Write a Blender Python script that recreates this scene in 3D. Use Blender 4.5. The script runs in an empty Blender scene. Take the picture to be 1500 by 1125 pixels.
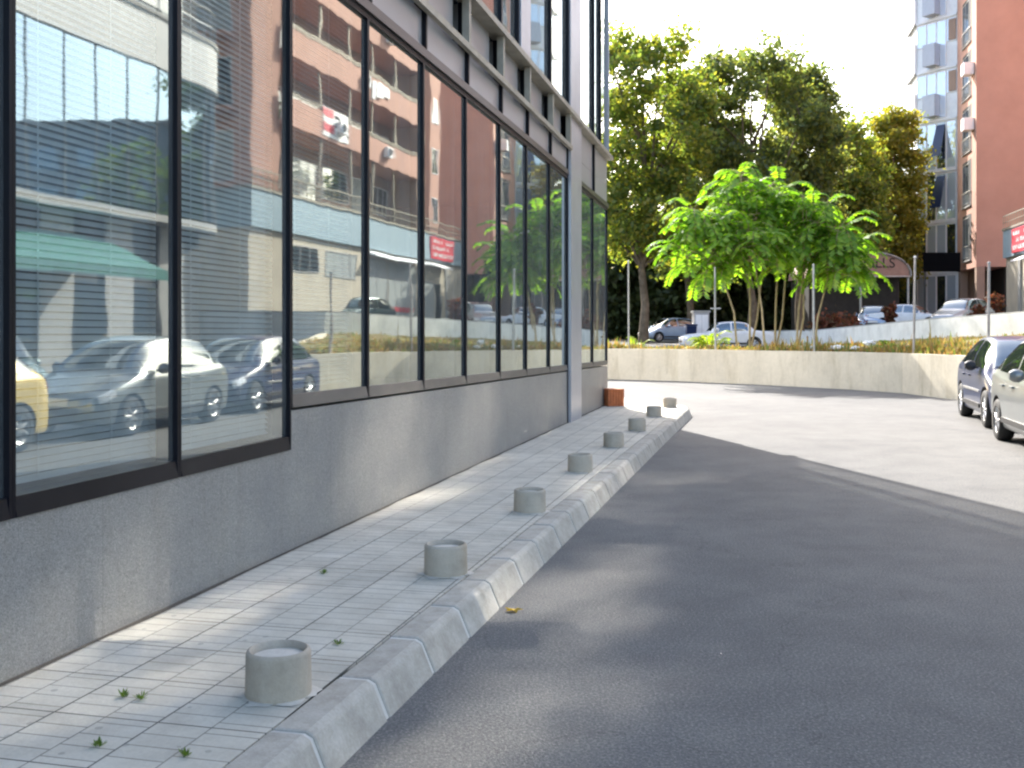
import bpy, bmesh, math, random
from mathutils import Vector, Matrix, noise as mnoise

random.seed(11)
S = bpy.context.scene
COL = S.collection
R = math.radians
F_PX, YH, CAM_Z = 1500.0, 488.0, 1.55


def at(px, Y):
    """X of the point that lies Y metres ahead on the sight line of column px."""
    return (px - 750.0) / F_PX * Y


def zat(py, Y):
    return CAM_Z + (YH - py) / F_PX * Y


# ------------------------------------------------------------------ objects
MW = {}


def link(o):
    COL.objects.link(o)
    return o


def tag(o, label=None, cat=None, group=None, kind=None):
    if label: o['label'] = label
    if cat: o['category'] = cat
    if group: o['group'] = group
    if kind: o['kind'] = kind
    return o


def empty(name, loc=(0, 0, 0), rz=0.0, label=None, cat=None, group=None):
    o = link(bpy.data.objects.new(name, None))
    o.location = loc
    o.rotation_euler = (0, 0, rz)
    o.empty_display_size = 0.2
    MW[o] = Matrix.Translation(Vector(loc)) @ Matrix.Rotation(rz, 4, 'Z')
    tag(o, label, cat, group)
    return o


class MB:
    """Collects simple solids in world coordinates; build() links them as one mesh object."""

    def __init__(self):
        self.v, self.f = [], []

    def add(self, vs, fs):
        b = len(self.v)
        self.v += [tuple(p) for p in vs]
        self.f += [tuple(b + i for i in f) for f in fs]
        return self

    def hexa(self, p):
        return self.add(p, [(0, 3, 2, 1), (4, 5, 6, 7), (0, 1, 5, 4), (1, 2, 6, 5), (2, 3, 7, 6), (3, 0, 4, 7)])

    def box(self, x0, x1, y0, y1, z0, z1, fr=None):
        fr = fr or (lambda a, b, c: Vector((a, b, c)))
        return self.hexa([fr(x0, y0, z0), fr(x1, y0, z0), fr(x1, y1, z0), fr(x0, y1, z0),
                          fr(x0, y0, z1), fr(x1, y0, z1), fr(x1, y1, z1), fr(x0, y1, z1)])

    def quad(self, a, b, c, d):
        return self.add([a, b, c, d], [(0, 1, 2, 3)])

    def tube(self, pts, rad, seg=8, caps=True):
        n = len(pts)
        if not hasattr(rad, '__len__'): rad = [rad] * n
        vs, fs = [], []
        for i, p in enumerate(pts):
            p = Vector(p)
            d = (Vector(pts[min(i + 1, n - 1)]) - Vector(pts[max(i - 1, 0)])).normalized()
            a = d.orthogonal().normalized() if abs(d.z) < .95 else d.cross(Vector((1, 0, 0))).normalized()
            b = d.cross(a)
            for k in range(seg):
                an = 2 * math.pi * k / seg
                vs.append(p + (a * math.cos(an) + b * math.sin(an)) * rad[i])
        for i in range(n - 1):
            for k in range(seg):
                k2 = (k + 1) % seg
                fs.append((i * seg + k, i * seg + k2, (i + 1) * seg + k2, (i + 1) * seg + k))
        if caps:
            fs.append(tuple(range(seg - 1, -1, -1)))
            fs.append(tuple((n - 1) * seg + k for k in range(seg)))
        return self.add(vs, fs)

    def lathe(self, prof, c=(0, 0, 0), seg=32, axis='z', closed=False):
        """prof: list of (r, h) around an axis through c."""
        vs, fs = [], []
        c = Vector(c)
        for r, h in prof:
            for k in range(seg):
                an = 2 * math.pi * k / seg
                p = Vector((r * math.cos(an), r * math.sin(an), h))
                if axis == 'y': p = Vector((p.x, p.z, p.y))
                vs.append(c + p)
        n = len(prof)
        for i in range(n if closed else n - 1):
            j = (i + 1) % n
            for k in range(seg):
                k2 = (k + 1) % seg
                fs.append((i * seg + k, i * seg + k2, j * seg + k2, j * seg + k))
        if not closed:
            if prof[0][0] > 1e-5: fs.append(tuple(range(seg - 1, -1, -1)))
            if prof[-1][0] > 1e-5: fs.append(tuple((n - 1) * seg + k for k in range(seg)))
        return self.add(vs, fs)

    def build(self, name, mat, parent=None, smooth=None, bevel=0.0, kind=None, matrix=None):
        vs = self.v
        inv = None
        if parent is not None: inv = MW[parent].inverted()
        elif matrix is not None: inv = matrix.inverted()
        if inv is not None: vs = [inv @ Vector(p) for p in vs]
        me = bpy.data.meshes.new(name)
        me.from_pydata(vs, [], self.f)
        me.materials.append(mat)
        me.validate()
        if smooth is not None:
            for p in me.polygons: p.use_smooth = True
            if smooth < 180: me.set_sharp_from_angle(angle=R(smooth))
        o = link(bpy.data.objects.new(name, me))
        if parent is not None:
            o.parent = parent
            MW[o] = MW[parent]
        elif matrix is not None:
            o.matrix_world = matrix
            MW[o] = matrix.copy()
        else:
            MW[o] = Matrix.Identity(4)
        if bevel:
            m = o.modifiers.new('edge', 'BEVEL')
            m.width, m.segments, m.limit_method = bevel, 2, 'ANGLE'
        if kind: o['kind'] = kind
        return o


def copy_tree(o, parent=None):
    c = o.copy()
    link(c)
    if parent is not None:
        c.parent = parent
    for ch in list(o.children):
        copy_tree(ch, c)
    return c


# ------------------------------------------------------------------ materials
def newmat(name):
    m = bpy.data.materials.new(name)
    m.use_nodes = True
    nt = m.node_tree
    nt.nodes.clear()
    out = nt.nodes.new('ShaderNodeOutputMaterial')
    return m, nt, out


def nd(nt, t, **kw):
    n = nt.nodes.new(t)
    for k, v in kw.items():
        if k in n.inputs: n.inputs[k].default_value = v
        else: setattr(n, k, v)
    return n


def rgba(c):
    return (c[0], c[1], c[2], 1)


def ramp(nt, fac, stops):
    r = nt.nodes.new('ShaderNodeValToRGB')
    el = r.color_ramp.elements
    while len(el) < len(stops): el.new(.5)
    for e, (p, c) in zip(el, stops):
        e.position = p
        e.color = rgba(c)
    nt.links.new(fac, r.inputs[0])
    return r.outputs[0]


def coord(nt, which='Object', scale=None):
    tc = nt.nodes.new('ShaderNodeTexCoord')
    if scale is None: return tc.outputs[which]
    mp = nt.nodes.new('ShaderNodeMapping')
    mp.inputs['Scale'].default_value = scale
    nt.links.new(tc.outputs[which], mp.inputs[0])
    return mp.outputs[0]


def noise_tex(nt, vec, scale, detail=4, rough=.6):
    n = nt.nodes.new('ShaderNodeTexNoise')
    n.inputs['Scale'].default_value = scale
    n.inputs['Detail'].default_value = detail
    n.inputs['Roughness'].default_value = rough
    nt.links.new(vec, n.inputs['Vector'])
    return n.outputs['Fac']


def mixc(nt, fac, a, b, mode='MIX'):
    m = nt.nodes.new('ShaderNodeMix')
    m.data_type = 'RGBA'
    m.blend_type = mode
    for sock, val in ((m.inputs[0], fac), (m.inputs[6], a), (m.inputs[7], b)):
        if hasattr(val, 'is_linked'): nt.links.new(val, sock)
        elif isinstance(val, (int, float)): sock.default_value = val
        else: sock.default_value = rgba(val)
    return m.outputs[2]


def math_n(nt, op, a, b=None):
    m = nt.nodes.new('ShaderNodeMath')
    m.operation = op
    for s, v in ((m.inputs[0], a), (m.inputs[1], b)):
        if v is None: continue
        if hasattr(v, 'is_linked'): nt.links.new(v, s)
        else: s.default_value = v
    return m.outputs[0]


def bump(nt, h, strength, dist=.01):
    b = nt.nodes.new('ShaderNodeBump')
    b.inputs['Strength'].default_value = strength
    b.inputs['Distance'].default_value = dist
    nt.links.new(h, b.inputs['Height'])
    return b.outputs[0]


def pbsdf(nt, out, color, rough=.6, metal=0.0, spec=.5, normal=None, coat=0.0):
    p = nt.nodes.new('ShaderNodeBsdfPrincipled')
    if hasattr(color, 'is_linked'): nt.links.new(color, p.inputs['Base Color'])
    else: p.inputs['Base Color'].default_value = rgba(color)
    if hasattr(rough, 'is_linked'): nt.links.new(rough, p.inputs['Roughness'])
    else: p.inputs['Roughness'].default_value = rough
    p.inputs['Metallic'].default_value = metal
    p.inputs['Specular IOR Level'].default_value = spec
    p.inputs['Coat Weight'].default_value = coat
    p.inputs['Coat Roughness'].default_value = .03
    if normal is not None: nt.links.new(normal, p.inputs['Normal'])
    nt.links.new(p.outputs[0], out.inputs[0])
    return p


def plain(name, c, rough=.6, metal=0.0, spec=.5, var=.12, scale=3.0, coat=0.0, bmp=0.0):
    """One colour with soft unevenness (wear, dust)."""
    m, nt, out = newmat(name)
    v = coord(nt)
    n1 = noise_tex(nt, v, scale, 5)
    lo = [x * (1 - var) for x in c]
    hi = [min(1, x * (1 + var)) for x in c]
    col = ramp(nt, n1, [(.3, lo), (.7, hi)])
    nrm = bump(nt, noise_tex(nt, v, scale * 12, 3), bmp) if bmp else None
    pbsdf(nt, out, col, rough, metal, spec, nrm, coat)
    return m


def leafmat(name, cols, trans=.5, tcol=None):
    m, nt, out = newmat(name)
    g = nt.nodes.new('ShaderNodeNewGeometry')
    n = len(cols)
    col = ramp(nt, g.outputs['Random Per Island'], [((i + .02) / n, c) for i, c in enumerate(cols)])
    d = nt.nodes.new('ShaderNodeBsdfDiffuse')
    t = nt.nodes.new('ShaderNodeBsdfTranslucent')
    gl = nd(nt, 'ShaderNodeBsdfGlossy', Roughness=.45)
    gl.inputs['Color'].default_value = (.5, .5, .5, 1)
    nt.links.new(col, d.inputs[0])
    tc = mixc(nt, 1.0, col, tcol or (1.7, 1.7, .9), 'MULTIPLY')
    nt.links.new(tc, t.inputs[0])
    ms = nd(nt, 'ShaderNodeMixShader', Fac=trans)
    nt.links.new(d.outputs[0], ms.inputs[1]); nt.links.new(t.outputs[0], ms.inputs[2])
    ms2 = nd(nt, 'ShaderNodeMixShader', Fac=.05)
    nt.links.new(ms.outputs[0], ms2.inputs[1]); nt.links.new(gl.outputs[0], ms2.inputs[2])
    nt.links.new(ms2.outputs[0], out.inputs[0])
    return m


def mat_asphalt():
    m, nt, out = newmat('asphalt')
    v = coord(nt)
    fine = noise_tex(nt, v, 75, 3, .75)
    vo = nd(nt, 'ShaderNodeTexVoronoi', Scale=140.0)
    nt.links.new(v, vo.inputs['Vector'])
    big = noise_tex(nt, v, .35, 5, .6)
    mid = noise_tex(nt, v, 2.2, 6, .65)
    c = ramp(nt, fine, [(.25, (.062, .064, .067)), (.5, (.140, .141, .142)), (.78, (.38, .365, .335))])
    c = mixc(nt, math_n(nt, 'MULTIPLY', vo.outputs['Distance'], .5), c, (.10, .098, .095))
    c = mixc(nt, .8, c, ramp(nt, big, [(.3, (.78, .78, .79)), (.7, (1.16, 1.15, 1.12))]), 'MULTIPLY')
    c = mixc(nt, .55, c, ramp(nt, mid, [(.35, (.75, .75, .76)), (.6, (1.05, 1.05, 1.04)), (.75, (1.2, 1.18, 1.12))]), 'MULTIPLY')
    grit = nd(nt, 'ShaderNodeTexVoronoi', Scale=55.0)
    nt.links.new(v, grit.inputs['Vector'])
    gs = math_n(nt, 'LESS_THAN', grit.outputs['Distance'], .16)
    c = mixc(nt, math_n(nt, 'MULTIPLY', gs, .55), c, mixc(nt, grit.outputs['Color'], (.05, .05, .055), (.42, .40, .37)))
    st = ramp(nt, noise_tex(nt, v, .75, 7, .72), [(.60, (0, 0, 0)), (.72, (.5, .5, .5))])
    c = mixc(nt, st, c, (.07, .07, .072))
    cv = nd(nt, 'ShaderNodeTexVoronoi', Scale=.42)
    cv.feature = 'DISTANCE_TO_EDGE'
    wv = nt.nodes.new('ShaderNodeVectorMath'); wv.operation = 'ADD'
    nz = nd(nt, 'ShaderNodeTexNoise', Scale=1.7, Detail=6.0)
    nt.links.new(v, nz.inputs['Vector']); nt.links.new(v, wv.inputs[0]); nt.links.new(nz.outputs['Color'], wv.inputs[1])
    nt.links.new(wv.outputs[0], cv.inputs['Vector'])
    ck = math_n(nt, 'MULTIPLY', math_n(nt, 'LESS_THAN', cv.outputs['Distance'], .002), .28)
    c = mixc(nt, ck, c, (.04, .04, .04))
    h = math_n(nt, 'ADD', fine, vo.outputs['Distance'])
    pbsdf(nt, out, c, .9, 0, .25, bump(nt, h, .5, .006))
    return m


def mat_granite():
    m, nt, out = newmat('granite')
    v = coord(nt)
    n1 = noise_tex(nt, v, 170, 2, .8)
    n2 = noise_tex(nt, v, 1.4, 5, .6)
    n3 = noise_tex(nt, v, 45, 3, .7)
    c = ramp(nt, n1, [(.30, (.13, .125, .118)), (.5, (.265, .255, .238)), (.70, (.41, .395, .37))])
    c = mixc(nt, .5, c, ramp(nt, n3, [(.35, (.75, .75, .76)), (.65, (1.2, 1.19, 1.17))]), 'MULTIPLY')
    c = mixc(nt, .8, c, ramp(nt, n2, [(.3, (.8, .8, .82)), (.7, (1.12, 1.1, 1.06))]), 'MULTIPLY')
    tcn = nt.nodes.new('ShaderNodeTexCoord')
    sx = nt.nodes.new('ShaderNodeSeparateXYZ'); nt.links.new(tcn.outputs['Object'], sx.inputs[0])
    drip = noise_tex(nt, coord(nt, 'Object', (3.2, 3.2, .22)), 2.2, 5, .7)
    c = mixc(nt, .55, c, ramp(nt, drip, [(.5, (1, 1, 1)), (.65, (.9, .89, .86)), (.8, (.75, .73, .7))]), 'MULTIPLY')
    seam = math_n(nt, 'FRACT', math_n(nt, 'MULTIPLY', sx.outputs[1], .4))
    c = mixc(nt, math_n(nt, 'MULTIPLY', math_n(nt, 'LESS_THAN', seam, .0018), .35), c, (.05, .05, .05))
    splash = math_n(nt, 'ADD', math_n(nt, 'MULTIPLY', sx.outputs[2], -6.0), math_n(nt, 'ADD', math_n(nt, 'MULTIPLY', n2, 1.6), .75))
    sp = ramp(nt, splash, [(.35, (0, 0, 0)), (.9, (.6, .6, .6))])
    c = mixc(nt, sp, c, (.30, .27, .22))
    pbsdf(nt, out, c, .42, 0, .45)
    return m


def mat_pavers():
    """Pale concrete slabs, 40 cm, each scored across into strips; local x runs along the street."""
    m, nt, out = newmat('pale_pavers')
    v = coord(nt)

    def brick(w, h, mort, off=0.0, smooth=.2):
        b = nd(nt, 'ShaderNodeTexBrick', Scale=1.0)
        b.offset = off
        b.inputs['Mortar Size'].default_value = mort
        b.inputs['Mortar Smooth'].default_value = smooth
        b.inputs['Brick Width'].default_value = w
        b.inputs['Row Height'].default_value = h
        b.inputs['Color1'].default_value = (1, 1, 1, 1)
        b.inputs['Color2'].default_value = (.84, .85, .86, 1)
        b.inputs['Mortar'].default_value = (0, 0, 0, 1)
        nt.links.new(v, b.inputs['Vector'])
        return b
    big = brick(.40, .43, .0042)
    small = brick(.10, .215, .0035, .5)
    n1 = noise_tex(nt, v, 4.0, 6, .65)
    n2 = noise_tex(nt, v, 60, 3, .7)
    n3 = noise_tex(nt, v, 1.1, 4, .6)
    base = ramp(nt, n1, [(.3, (.48, .44, .365)), (.55, (.59, .55, .46)), (.75, (.65, .61, .525))])
    base = mixc(nt, .4, base, ramp(nt, n2, [(.3, (.8, .8, .8)), (.7, (1.12, 1.12, 1.11))]), 'MULTIPLY')
    base = mixc(nt, .75, base, big.outputs['Color'], 'MULTIPLY')
    base = mixc(nt, .5, base, small.outputs['Color'], 'MULTIPLY')
    spots = nd(nt, 'ShaderNodeTexVoronoi', Scale=6.0)
    nt.links.new(v, spots.inputs['Vector'])
    base = mixc(nt, math_n(nt, 'MULTIPLY', math_n(nt, 'LESS_THAN', spots.outputs['Distance'], .085), .45), base, (.2, .2, .18))
    jn = ramp(nt, n3, [(.38, (.06, .06, .06)), (.68, (.75, .75, .75))])
    dark = mixc(nt, math_n(nt, 'MULTIPLY', big.outputs['Fac'], jn), base, (.09, .088, .075))
    jn2 = ramp(nt, noise_tex(nt, v, 2.3, 3, .6), [(.42, (0, 0, 0)), (.68, (.75, .75, .75))])
    dark = mixc(nt, math_n(nt, 'MULTIPLY', small.outputs['Fac'], jn2), dark, (.17, .165, .15))
    hgt = math_n(nt, 'SUBTRACT', n2, math_n(nt, 'MULTIPLY', big.outputs['Fac'], 3.0))
    pbsdf(nt, out, dark, .8, 0, .3, bump(nt, hgt, .35, .004))
    return m


def mat_concrete(name, c, stain=.5, scale=1.0, streak=True, vary=False):
    m, nt, out = newmat(name)
    v = coord(nt)
    if vary:                                              # every copy weathers differently
        oi = nt.nodes.new('ShaderNodeObjectInfo')
        sh = nt.nodes.new('ShaderNodeVectorMath'); sh.operation = 'ADD'
        nt.links.new(v, sh.inputs[0]); nt.links.new(math_n(nt, 'MULTIPLY', oi.outputs['Random'], 37.0), sh.inputs[1])
        v = sh.outputs[0]
    n1 = noise_tex(nt, v, 1.3 * scale, 6, .65)
    n2 = noise_tex(nt, v, 28 * scale, 4, .7)
    col = ramp(nt, n1, [(.28, [x * .8 for x in c]), (.5, c), (.72, [min(1, x * 1.13) for x in c])])
    col = mixc(nt, .45, col, ramp(nt, n2, [(.3, (.84, .84, .83)), (.7, (1.08, 1.08, 1.07))]), 'MULTIPLY')
    if streak:
        vs = coord(nt, 'Object', (1.5, 1.5, .3))
        n3 = noise_tex(nt, vs, 2.0, 5, .7)
        col = mixc(nt, stain, col, ramp(nt, n3, [(.50, (1, 1, 1)), (.66, (.74, .71, .64)), (.8, (.55, .52, .46))]), 'MULTIPLY')
        n4 = noise_tex(nt, v, 5.5, 6, .75)
        col = mixc(nt, stain, col, ramp(nt, n4, [(.6, (1, 1, 1)), (.72, (.7, .68, .62))]), 'MULTIPLY')
    pbsdf(nt, out, col, .88, 0, .2, bump(nt, n2, .3, .006))
    return m


def mat_facade_glass(name='coated_glass', refl=.40, tint=(.82, .88, .85), dust=.10):
    m, nt, out = newmat(name)
    v = coord(nt)
    wob = noise_tex(nt, v, .8, 3, .45)
    nrm = bump(nt, wob, .045, .05)
    gl = nd(nt, 'ShaderNodeBsdfGlossy', Roughness=.02)
    gl.inputs['Color'].default_value = (.86, .92, .88, 1)
    nt.links.new(nrm, gl.inputs['Normal'])
    tr = nt.nodes.new('ShaderNodeBsdfTransparent')
    tr.inputs['Color'].default_value = rgba(tint)
    fr = nd(nt, 'ShaderNodeFresnel', IOR=1.5)
    fac = math_n(nt, 'MINIMUM', math_n(nt, 'ADD', math_n(nt, 'MULTIPLY', fr.outputs[0], .9), refl), .95)
    ms = nt.nodes.new('ShaderNodeMixShader')
    nt.links.new(fac, ms.inputs[0]); nt.links.new(tr.outputs[0], ms.inputs[1]); nt.links.new(gl.outputs[0], ms.inputs[2])
    df = nt.nodes.new('ShaderNodeBsdfDiffuse')           # pale dusty film, streaked; it also paints a haze that lifts the darks
    df.inputs['Color'].default_value = (.58, .62, .63, 1)
    dn = ramp(nt, noise_tex(nt, coord(nt, 'Object', (3, 3, .5)), 1.6, 6, .7), [(.3, (dust * .6,) * 3), (.7, (dust * 1.6,) * 3)])
    m2 = nt.nodes.new('ShaderNodeMixShader')
    nt.links.new(dn, m2.inputs[0]); nt.links.new(ms.outputs[0], m2.inputs[1]); nt.links.new(df.outputs[0], m2.inputs[2])
    nt.links.new(m2.outputs[0], out.inputs[0])
    return m


def mat_mirror_glass(name, col, rough=.02, fac=.75, base=(.02, .03, .04)):
    m, nt, out = newmat(name)
    gl = nd(nt, 'ShaderNodeBsdfGlossy', Roughness=rough)
    gl.inputs['Color'].default_value = rgba(col)
    d = nt.nodes.new('ShaderNodeBsdfDiffuse')
    d.inputs[0].default_value = rgba(base)
    v = coord(nt)
    nt.links.new(bump(nt, noise_tex(nt, v, .7, 2), .08, .05), gl.inputs['Normal'])
    ms = nd(nt, 'ShaderNodeMixShader', Fac=fac)
    nt.links.new(d.outputs[0], ms.inputs[1]); nt.links.new(gl.outputs[0], ms.inputs[2])
    nt.links.new(ms.outputs[0], out.inputs[0])
    return m


def mat_kerb():
    m, nt, out = newmat('kerb_concrete')
    v = coord(nt)
    g = nt.nodes.new('ShaderNodeNewGeometry')
    n1 = noise_tex(nt, v, 6, 6, .7)
    n2 = noise_tex(nt, v, 70, 3, .7)
    c = ramp(nt, n1, [(.3, (.31, .285, .245)), (.55, (.43, .40, .35)), (.75, (.50, .475, .43))])
    c = mixc(nt, .8, c, ramp(nt, g.outputs['Random Per Island'], [(0, (.86, .86, .85)), (1, (1.08, 1.07, 1.05))]), 'MULTIPLY')
    c = mixc(nt, .5, c, ramp(nt, n2, [(.3, (.8, .8, .78)), (.7, (1.15, 1.15, 1.14))]), 'MULTIPLY')
    pbsdf(nt, out, c, .85, 0, .25, bump(nt, n2, .4, .004))
    return m


def mat_paint(name, c, metal=.0, rough=.3):
    m, nt, out = newmat(name)
    v = coord(nt)
    n = noise_tex(nt, v, 2.0, 5, .6)
    col = ramp(nt, n, [(.3, [x * .9 for x in c]), (.7, [min(1, x * 1.06) for x in c])])
    pbsdf(nt, out, col, rough, metal, .35, None, .5)
    return m


def mat_bank():
    m, nt, out = newmat('dry_earth')
    v = coord(nt)
    n1 = noise_tex(nt, v, .8, 6, .7)
    n2 = noise_tex(nt, v, 9, 5, .7)
    c = ramp(nt, n1, [(.3, (.17, .12, .06)), (.5, (.22, .18, .08)), (.62, (.16, .17, .06)), (.75, (.30, .24, .13))])
    c = mixc(nt, .6, c, ramp(nt, n2, [(.3, (.6, .6, .6)), (.7, (1.3, 1.28, 1.2))]), 'MULTIPLY')
    pbsdf(nt, out, c, .95, 0, .1, bump(nt, n2, .6, .05))
    return m


M = {}
M['asphalt'] = mat_asphalt()
M['granite'] = mat_granite()
M['pavers'] = mat_pavers()
M['kerb'] = mat_kerb()
M['mortar'] = mat_concrete('pale_mortar', (.58, .56, .51), .3, 3, False)
M['bollard'] = mat_concrete('bollard_concrete', (.46, .395, .315), .5, 4, vary=True)
M['bollard_fill'] = mat_concrete('bollard_fill', (.60, .56, .49), .3, 6, False)
M['low_wall'] = mat_concrete('stained_concrete', (.64, .575, .45), .6, .45)
M['white_wall'] = mat_concrete('whitewash', (.80, .79, .75), .25, 1.0)
M['bank'] = mat_bank()
M['joint'] = plain('dirt_joint', (.085, .07, .055), .95, var=.4, scale=6)
M['ground'] = plain('far_ground', (.16, .15, .12), .95, var=.3, scale=.2)
M['road_back'] = plain('back_road_asphalt', (.13, .125, .12), .92, var=.2, scale=.6, spec=.2)
M['glass'] = mat_facade_glass()
M['glass_blind'] = mat_facade_glass('near_window_glass', .27, (.93, .98, .98), .085)
M['glass_clear'] = mat_facade_glass('clear_corner_glass', -.06, (.97, .98, .97), .02)
M['black_frame'] = plain('black_aluminium', (.006, .006, .010), .4, .0, .15, .15)
M['dark_frame'] = plain('dark_bronze_aluminium', (.045, .042, .044), .35, .2, .5, .15)
M['sill'] = plain('brown_grey_sill', (.13, .115, .105), .4, .3, .5, .15)
M['panel'] = plain('grey_composite_panel', (.36, .355, .36), .38, .35, .5, .06, .8)
M['column'] = plain('pale_metal_cladding', (.43, .43, .46), .35, .4, .5, .06)
M['rail'] = plain('weathered_rail', (.34, .31, .25), .5, .3, .5, .2, 5)
M['dark_int'] = plain('dark_interior', (.11, .12, .12), .8, var=.3, scale=.5)
M['int_floor'] = plain('interior_floor', (.12, .12, .115), .5, var=.2, scale=.7)
M['blind'] = plain('blind_slat', (.86, .90, .90), .5, var=.05)
M['clay'] = plain('terracotta', (.45, .14, .05), .8, var=.25, scale=9)
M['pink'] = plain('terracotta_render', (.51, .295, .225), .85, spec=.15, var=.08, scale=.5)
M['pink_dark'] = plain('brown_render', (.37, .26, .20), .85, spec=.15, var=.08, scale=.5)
M['beige'] = plain('beige_stone', (.52, .455, .355), .8, spec=.2, var=.12, scale=.9)
M['band'] = plain('blue_grey_panel', (.32, .42, .48), .5, .1, var=.05)
M['white'] = plain('white_panel', (.80, .80, .81), .5, var=.06)
M['spandrel'] = plain('pale_grey_spandrel', (.56, .56, .55), .5, var=.06)
M['grey'] = plain('grey_render', (.36, .35, .33), .8, var=.12)
M['steel'] = plain('galvanised_steel', (.38, .38, .37), .45, .6, var=.2, scale=8)
M['rust_pole'] = plain('painted_pole', (.40, .36, .33), .6, .2, var=.3, scale=4)
M['win'] = mat_mirror_glass('window_glass', (.75, .8, .85), .015, .38, (.03, .035, .035))
M['bay_glass'] = mat_mirror_glass('bay_glass', (.36, .50, .66), .01, .72, (.06, .09, .12))
M['tower_glass'] = mat_mirror_glass('tower_glass', (.8, .88, .98), .02, .45, (.62, .70, .78))  # pale blue diffuse base painted in for the bright sky's reflection
M['sun_mirror'] = mat_mirror_glass('sun_mirror_glass', (.95, .93, .88), .008, .92, (.02, .02, .02))
M['pale_win'] = mat_mirror_glass('curtained_glass', (.8, .85, .9), .03, .25, (.5, .52, .5))
M['green'] = plain('green_canvas', (.03, .15, .13), .7, var=.15)
M['red'] = plain('red_signboard', (.62, .035, .06), .5, var=.12)
M['marks'] = plain('white_lettering', (.80, .78, .76), .6, var=.05)
M['red_marks'] = plain('red_lettering', (.6, .04, .05), .6, var=.05)
M['black'] = plain('black_board', (.003, .003, .004), .9, spec=.05, var=.2)
M['awning_tan'] = plain('tan_canvas', (.33, .21, .17), .8, var=.15)
M['dark_wood'] = plain('dark_timber', (.03, .028, .025), .8, var=.3)
M['bark'] = plain('plane_bark', (.16, .125, .09), .9, spec=.1, var=.4, scale=2.5, bmp=.3)
M['stem'] = plain('pale_stem', (.33, .27, .17), .8, spec=.2, var=.25, scale=6)
M['leaf_plane'] = leafmat('plane_leaves', [(.075, .115, .03), (.12, .16, .038), (.17, .20, .045), (.10, .14, .035), (.21, .22, .05), (.27, .24, .045)], .62, (1.75, 1.95, .9))
M['leaf_blue'] = leafmat('dark_plane_leaves', [(.07, .11, .055), (.10, .14, .062), (.13, .17, .065), (.16, .195, .06), (.21, .22, .055)], .6, (1.6, 1.6, .8))
M['leaf_yellow'] = leafmat('yellowing_leaves', [(.14, .175, .035), (.20, .215, .04), (.25, .23, .035), (.11, .15, .035), (.28, .24, .04)], .58, (1.9, 1.8, .8))
M['leaf_dark'] = leafmat('understorey_leaves', [(.04, .062, .028), (.06, .088, .034), (.085, .11, .036), (.05, .072, .034)], .4, (1.4, 1.4, .7))  # darker greens for the understorey trees
M['leaf_ail'] = leafmat('ailanthus_leaflets', [(.07, .165, .02), (.11, .23, .025), (.15, .28, .03), (.085, .19, .025), (.21, .33, .035)], .58, (1.7, 1.8, .6))
M['weed'] = leafmat('dry_weeds', [(.30, .22, .06), (.36, .25, .09), (.20, .22, .05), (.30, .16, .06), (.40, .30, .12), (.14, .20, .04)], .4, (1.3, 1.2, .8))
M['weed_green'] = leafmat('green_weeds', [(.05, .11, .02), (.09, .16, .025), (.12, .19, .03)], .45)
M['leaf_lime'] = leafmat('lime_leaves', [(.14, .24, .03), (.20, .30, .03), (.26, .32, .04)], .5, (1.5, 1.5, .6))
M['leaf_red'] = leafmat('russet_leaves', [(.16, .045, .025), (.22, .07, .03), (.10, .035, .025), (.12, .07, .03)], .35, (1.4, 1.2, .9))
M['leaf_gold'] = leafmat('fallen_leaf', [(.55, .36, .03), (.5, .32, .03)], .3)
M['plastic'] = plain('white_plastic_bag', (.78, .78, .78), .4, var=.08)
M['tyre'] = plain('tyre_rubber', (.016, .016, .016), .8, var=.3, scale=10)
M['rim'] = plain('alloy_rim', (.55, .55, .56), .3, .85, var=.1)
M['car_glass'] = mat_mirror_glass('car_glass', (.75, .82, .85), .01, .33, (.012, .016, .016))
M['lamp_clear'] = plain('headlamp_lens', (.75, .77, .8), .1, .3, var=.05)
M['lamp_red'] = plain('tail_lamp_lens', (.35, .02, .02), .15, var=.05)
M['trim'] = plain('black_plastic', (.02, .02, .022), .5, var=.2)
M['plate'] = plain('number_plate', (.75, .75, .73), .4, var=.04)
M['paint_silver'] = mat_paint('silver_paint', (.22, .24, .245), .6, .32)
M['paint_blue'] = mat_paint('dark_blue_paint', (.010, .022, .075), .0, .3)
M['paint_yellow'] = mat_paint('yellow_paint', (.70, .52, .16), .1, .35)
M['paint_teal'] = mat_paint('dark_teal_paint', (.02, .06, .06), .3, .3)
M['paint_white'] = mat_paint('white_paint', (.75, .76, .78), .0, .35)
M['paint_sky'] = mat_paint('light_blue_paint', (.30, .40, .55), .4, .3)
M['paint_grey'] = mat_paint('grey_paint', (.36, .38, .40), .5, .3)

# ------------------------------------------------------------------ frames
TX, TY = .23639, .97166                      # along the glass facade (away from the camera)
NX, NY = .97166, -.23639                     # outward, to the street
FX, FY = -3.055, 0.0


def FA(s, n, z):
    return Vector((FX + TX * s + NX * n, FY + TY * s + NY * n, z))


def sY(Y):                                   # facade coordinate of the facade point that lies Y ahead
    return Y / TY


UX, UY = .2005, .9797                        # along the opposite frontage
AX, AY = 26.8, 40.9


def AB(u, m, z):                             # m outward to the street
    return Vector((AX + UX * u - UY * m, AY + UY * u + UX * m, z))


STREET = Matrix.Translation(Vector((FX, FY, 0))) @ Matrix.Rotation(math.atan2(TY, TX), 4, 'Z')

# ================================================================== SETTING
b = MB(); b.quad((-900, -900, -.06), (900, -900, -.06), (900, 1500, -.06), (-900, 1500, -.06))
b.build('ground', M['ground'], kind='structure')
b = MB(); b.quad((-60, -40, 0), (70, -40, 0), (70, 60, 0), (-60, 60, 0))
b.build('road', M['asphalt'], kind='structure')

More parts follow.
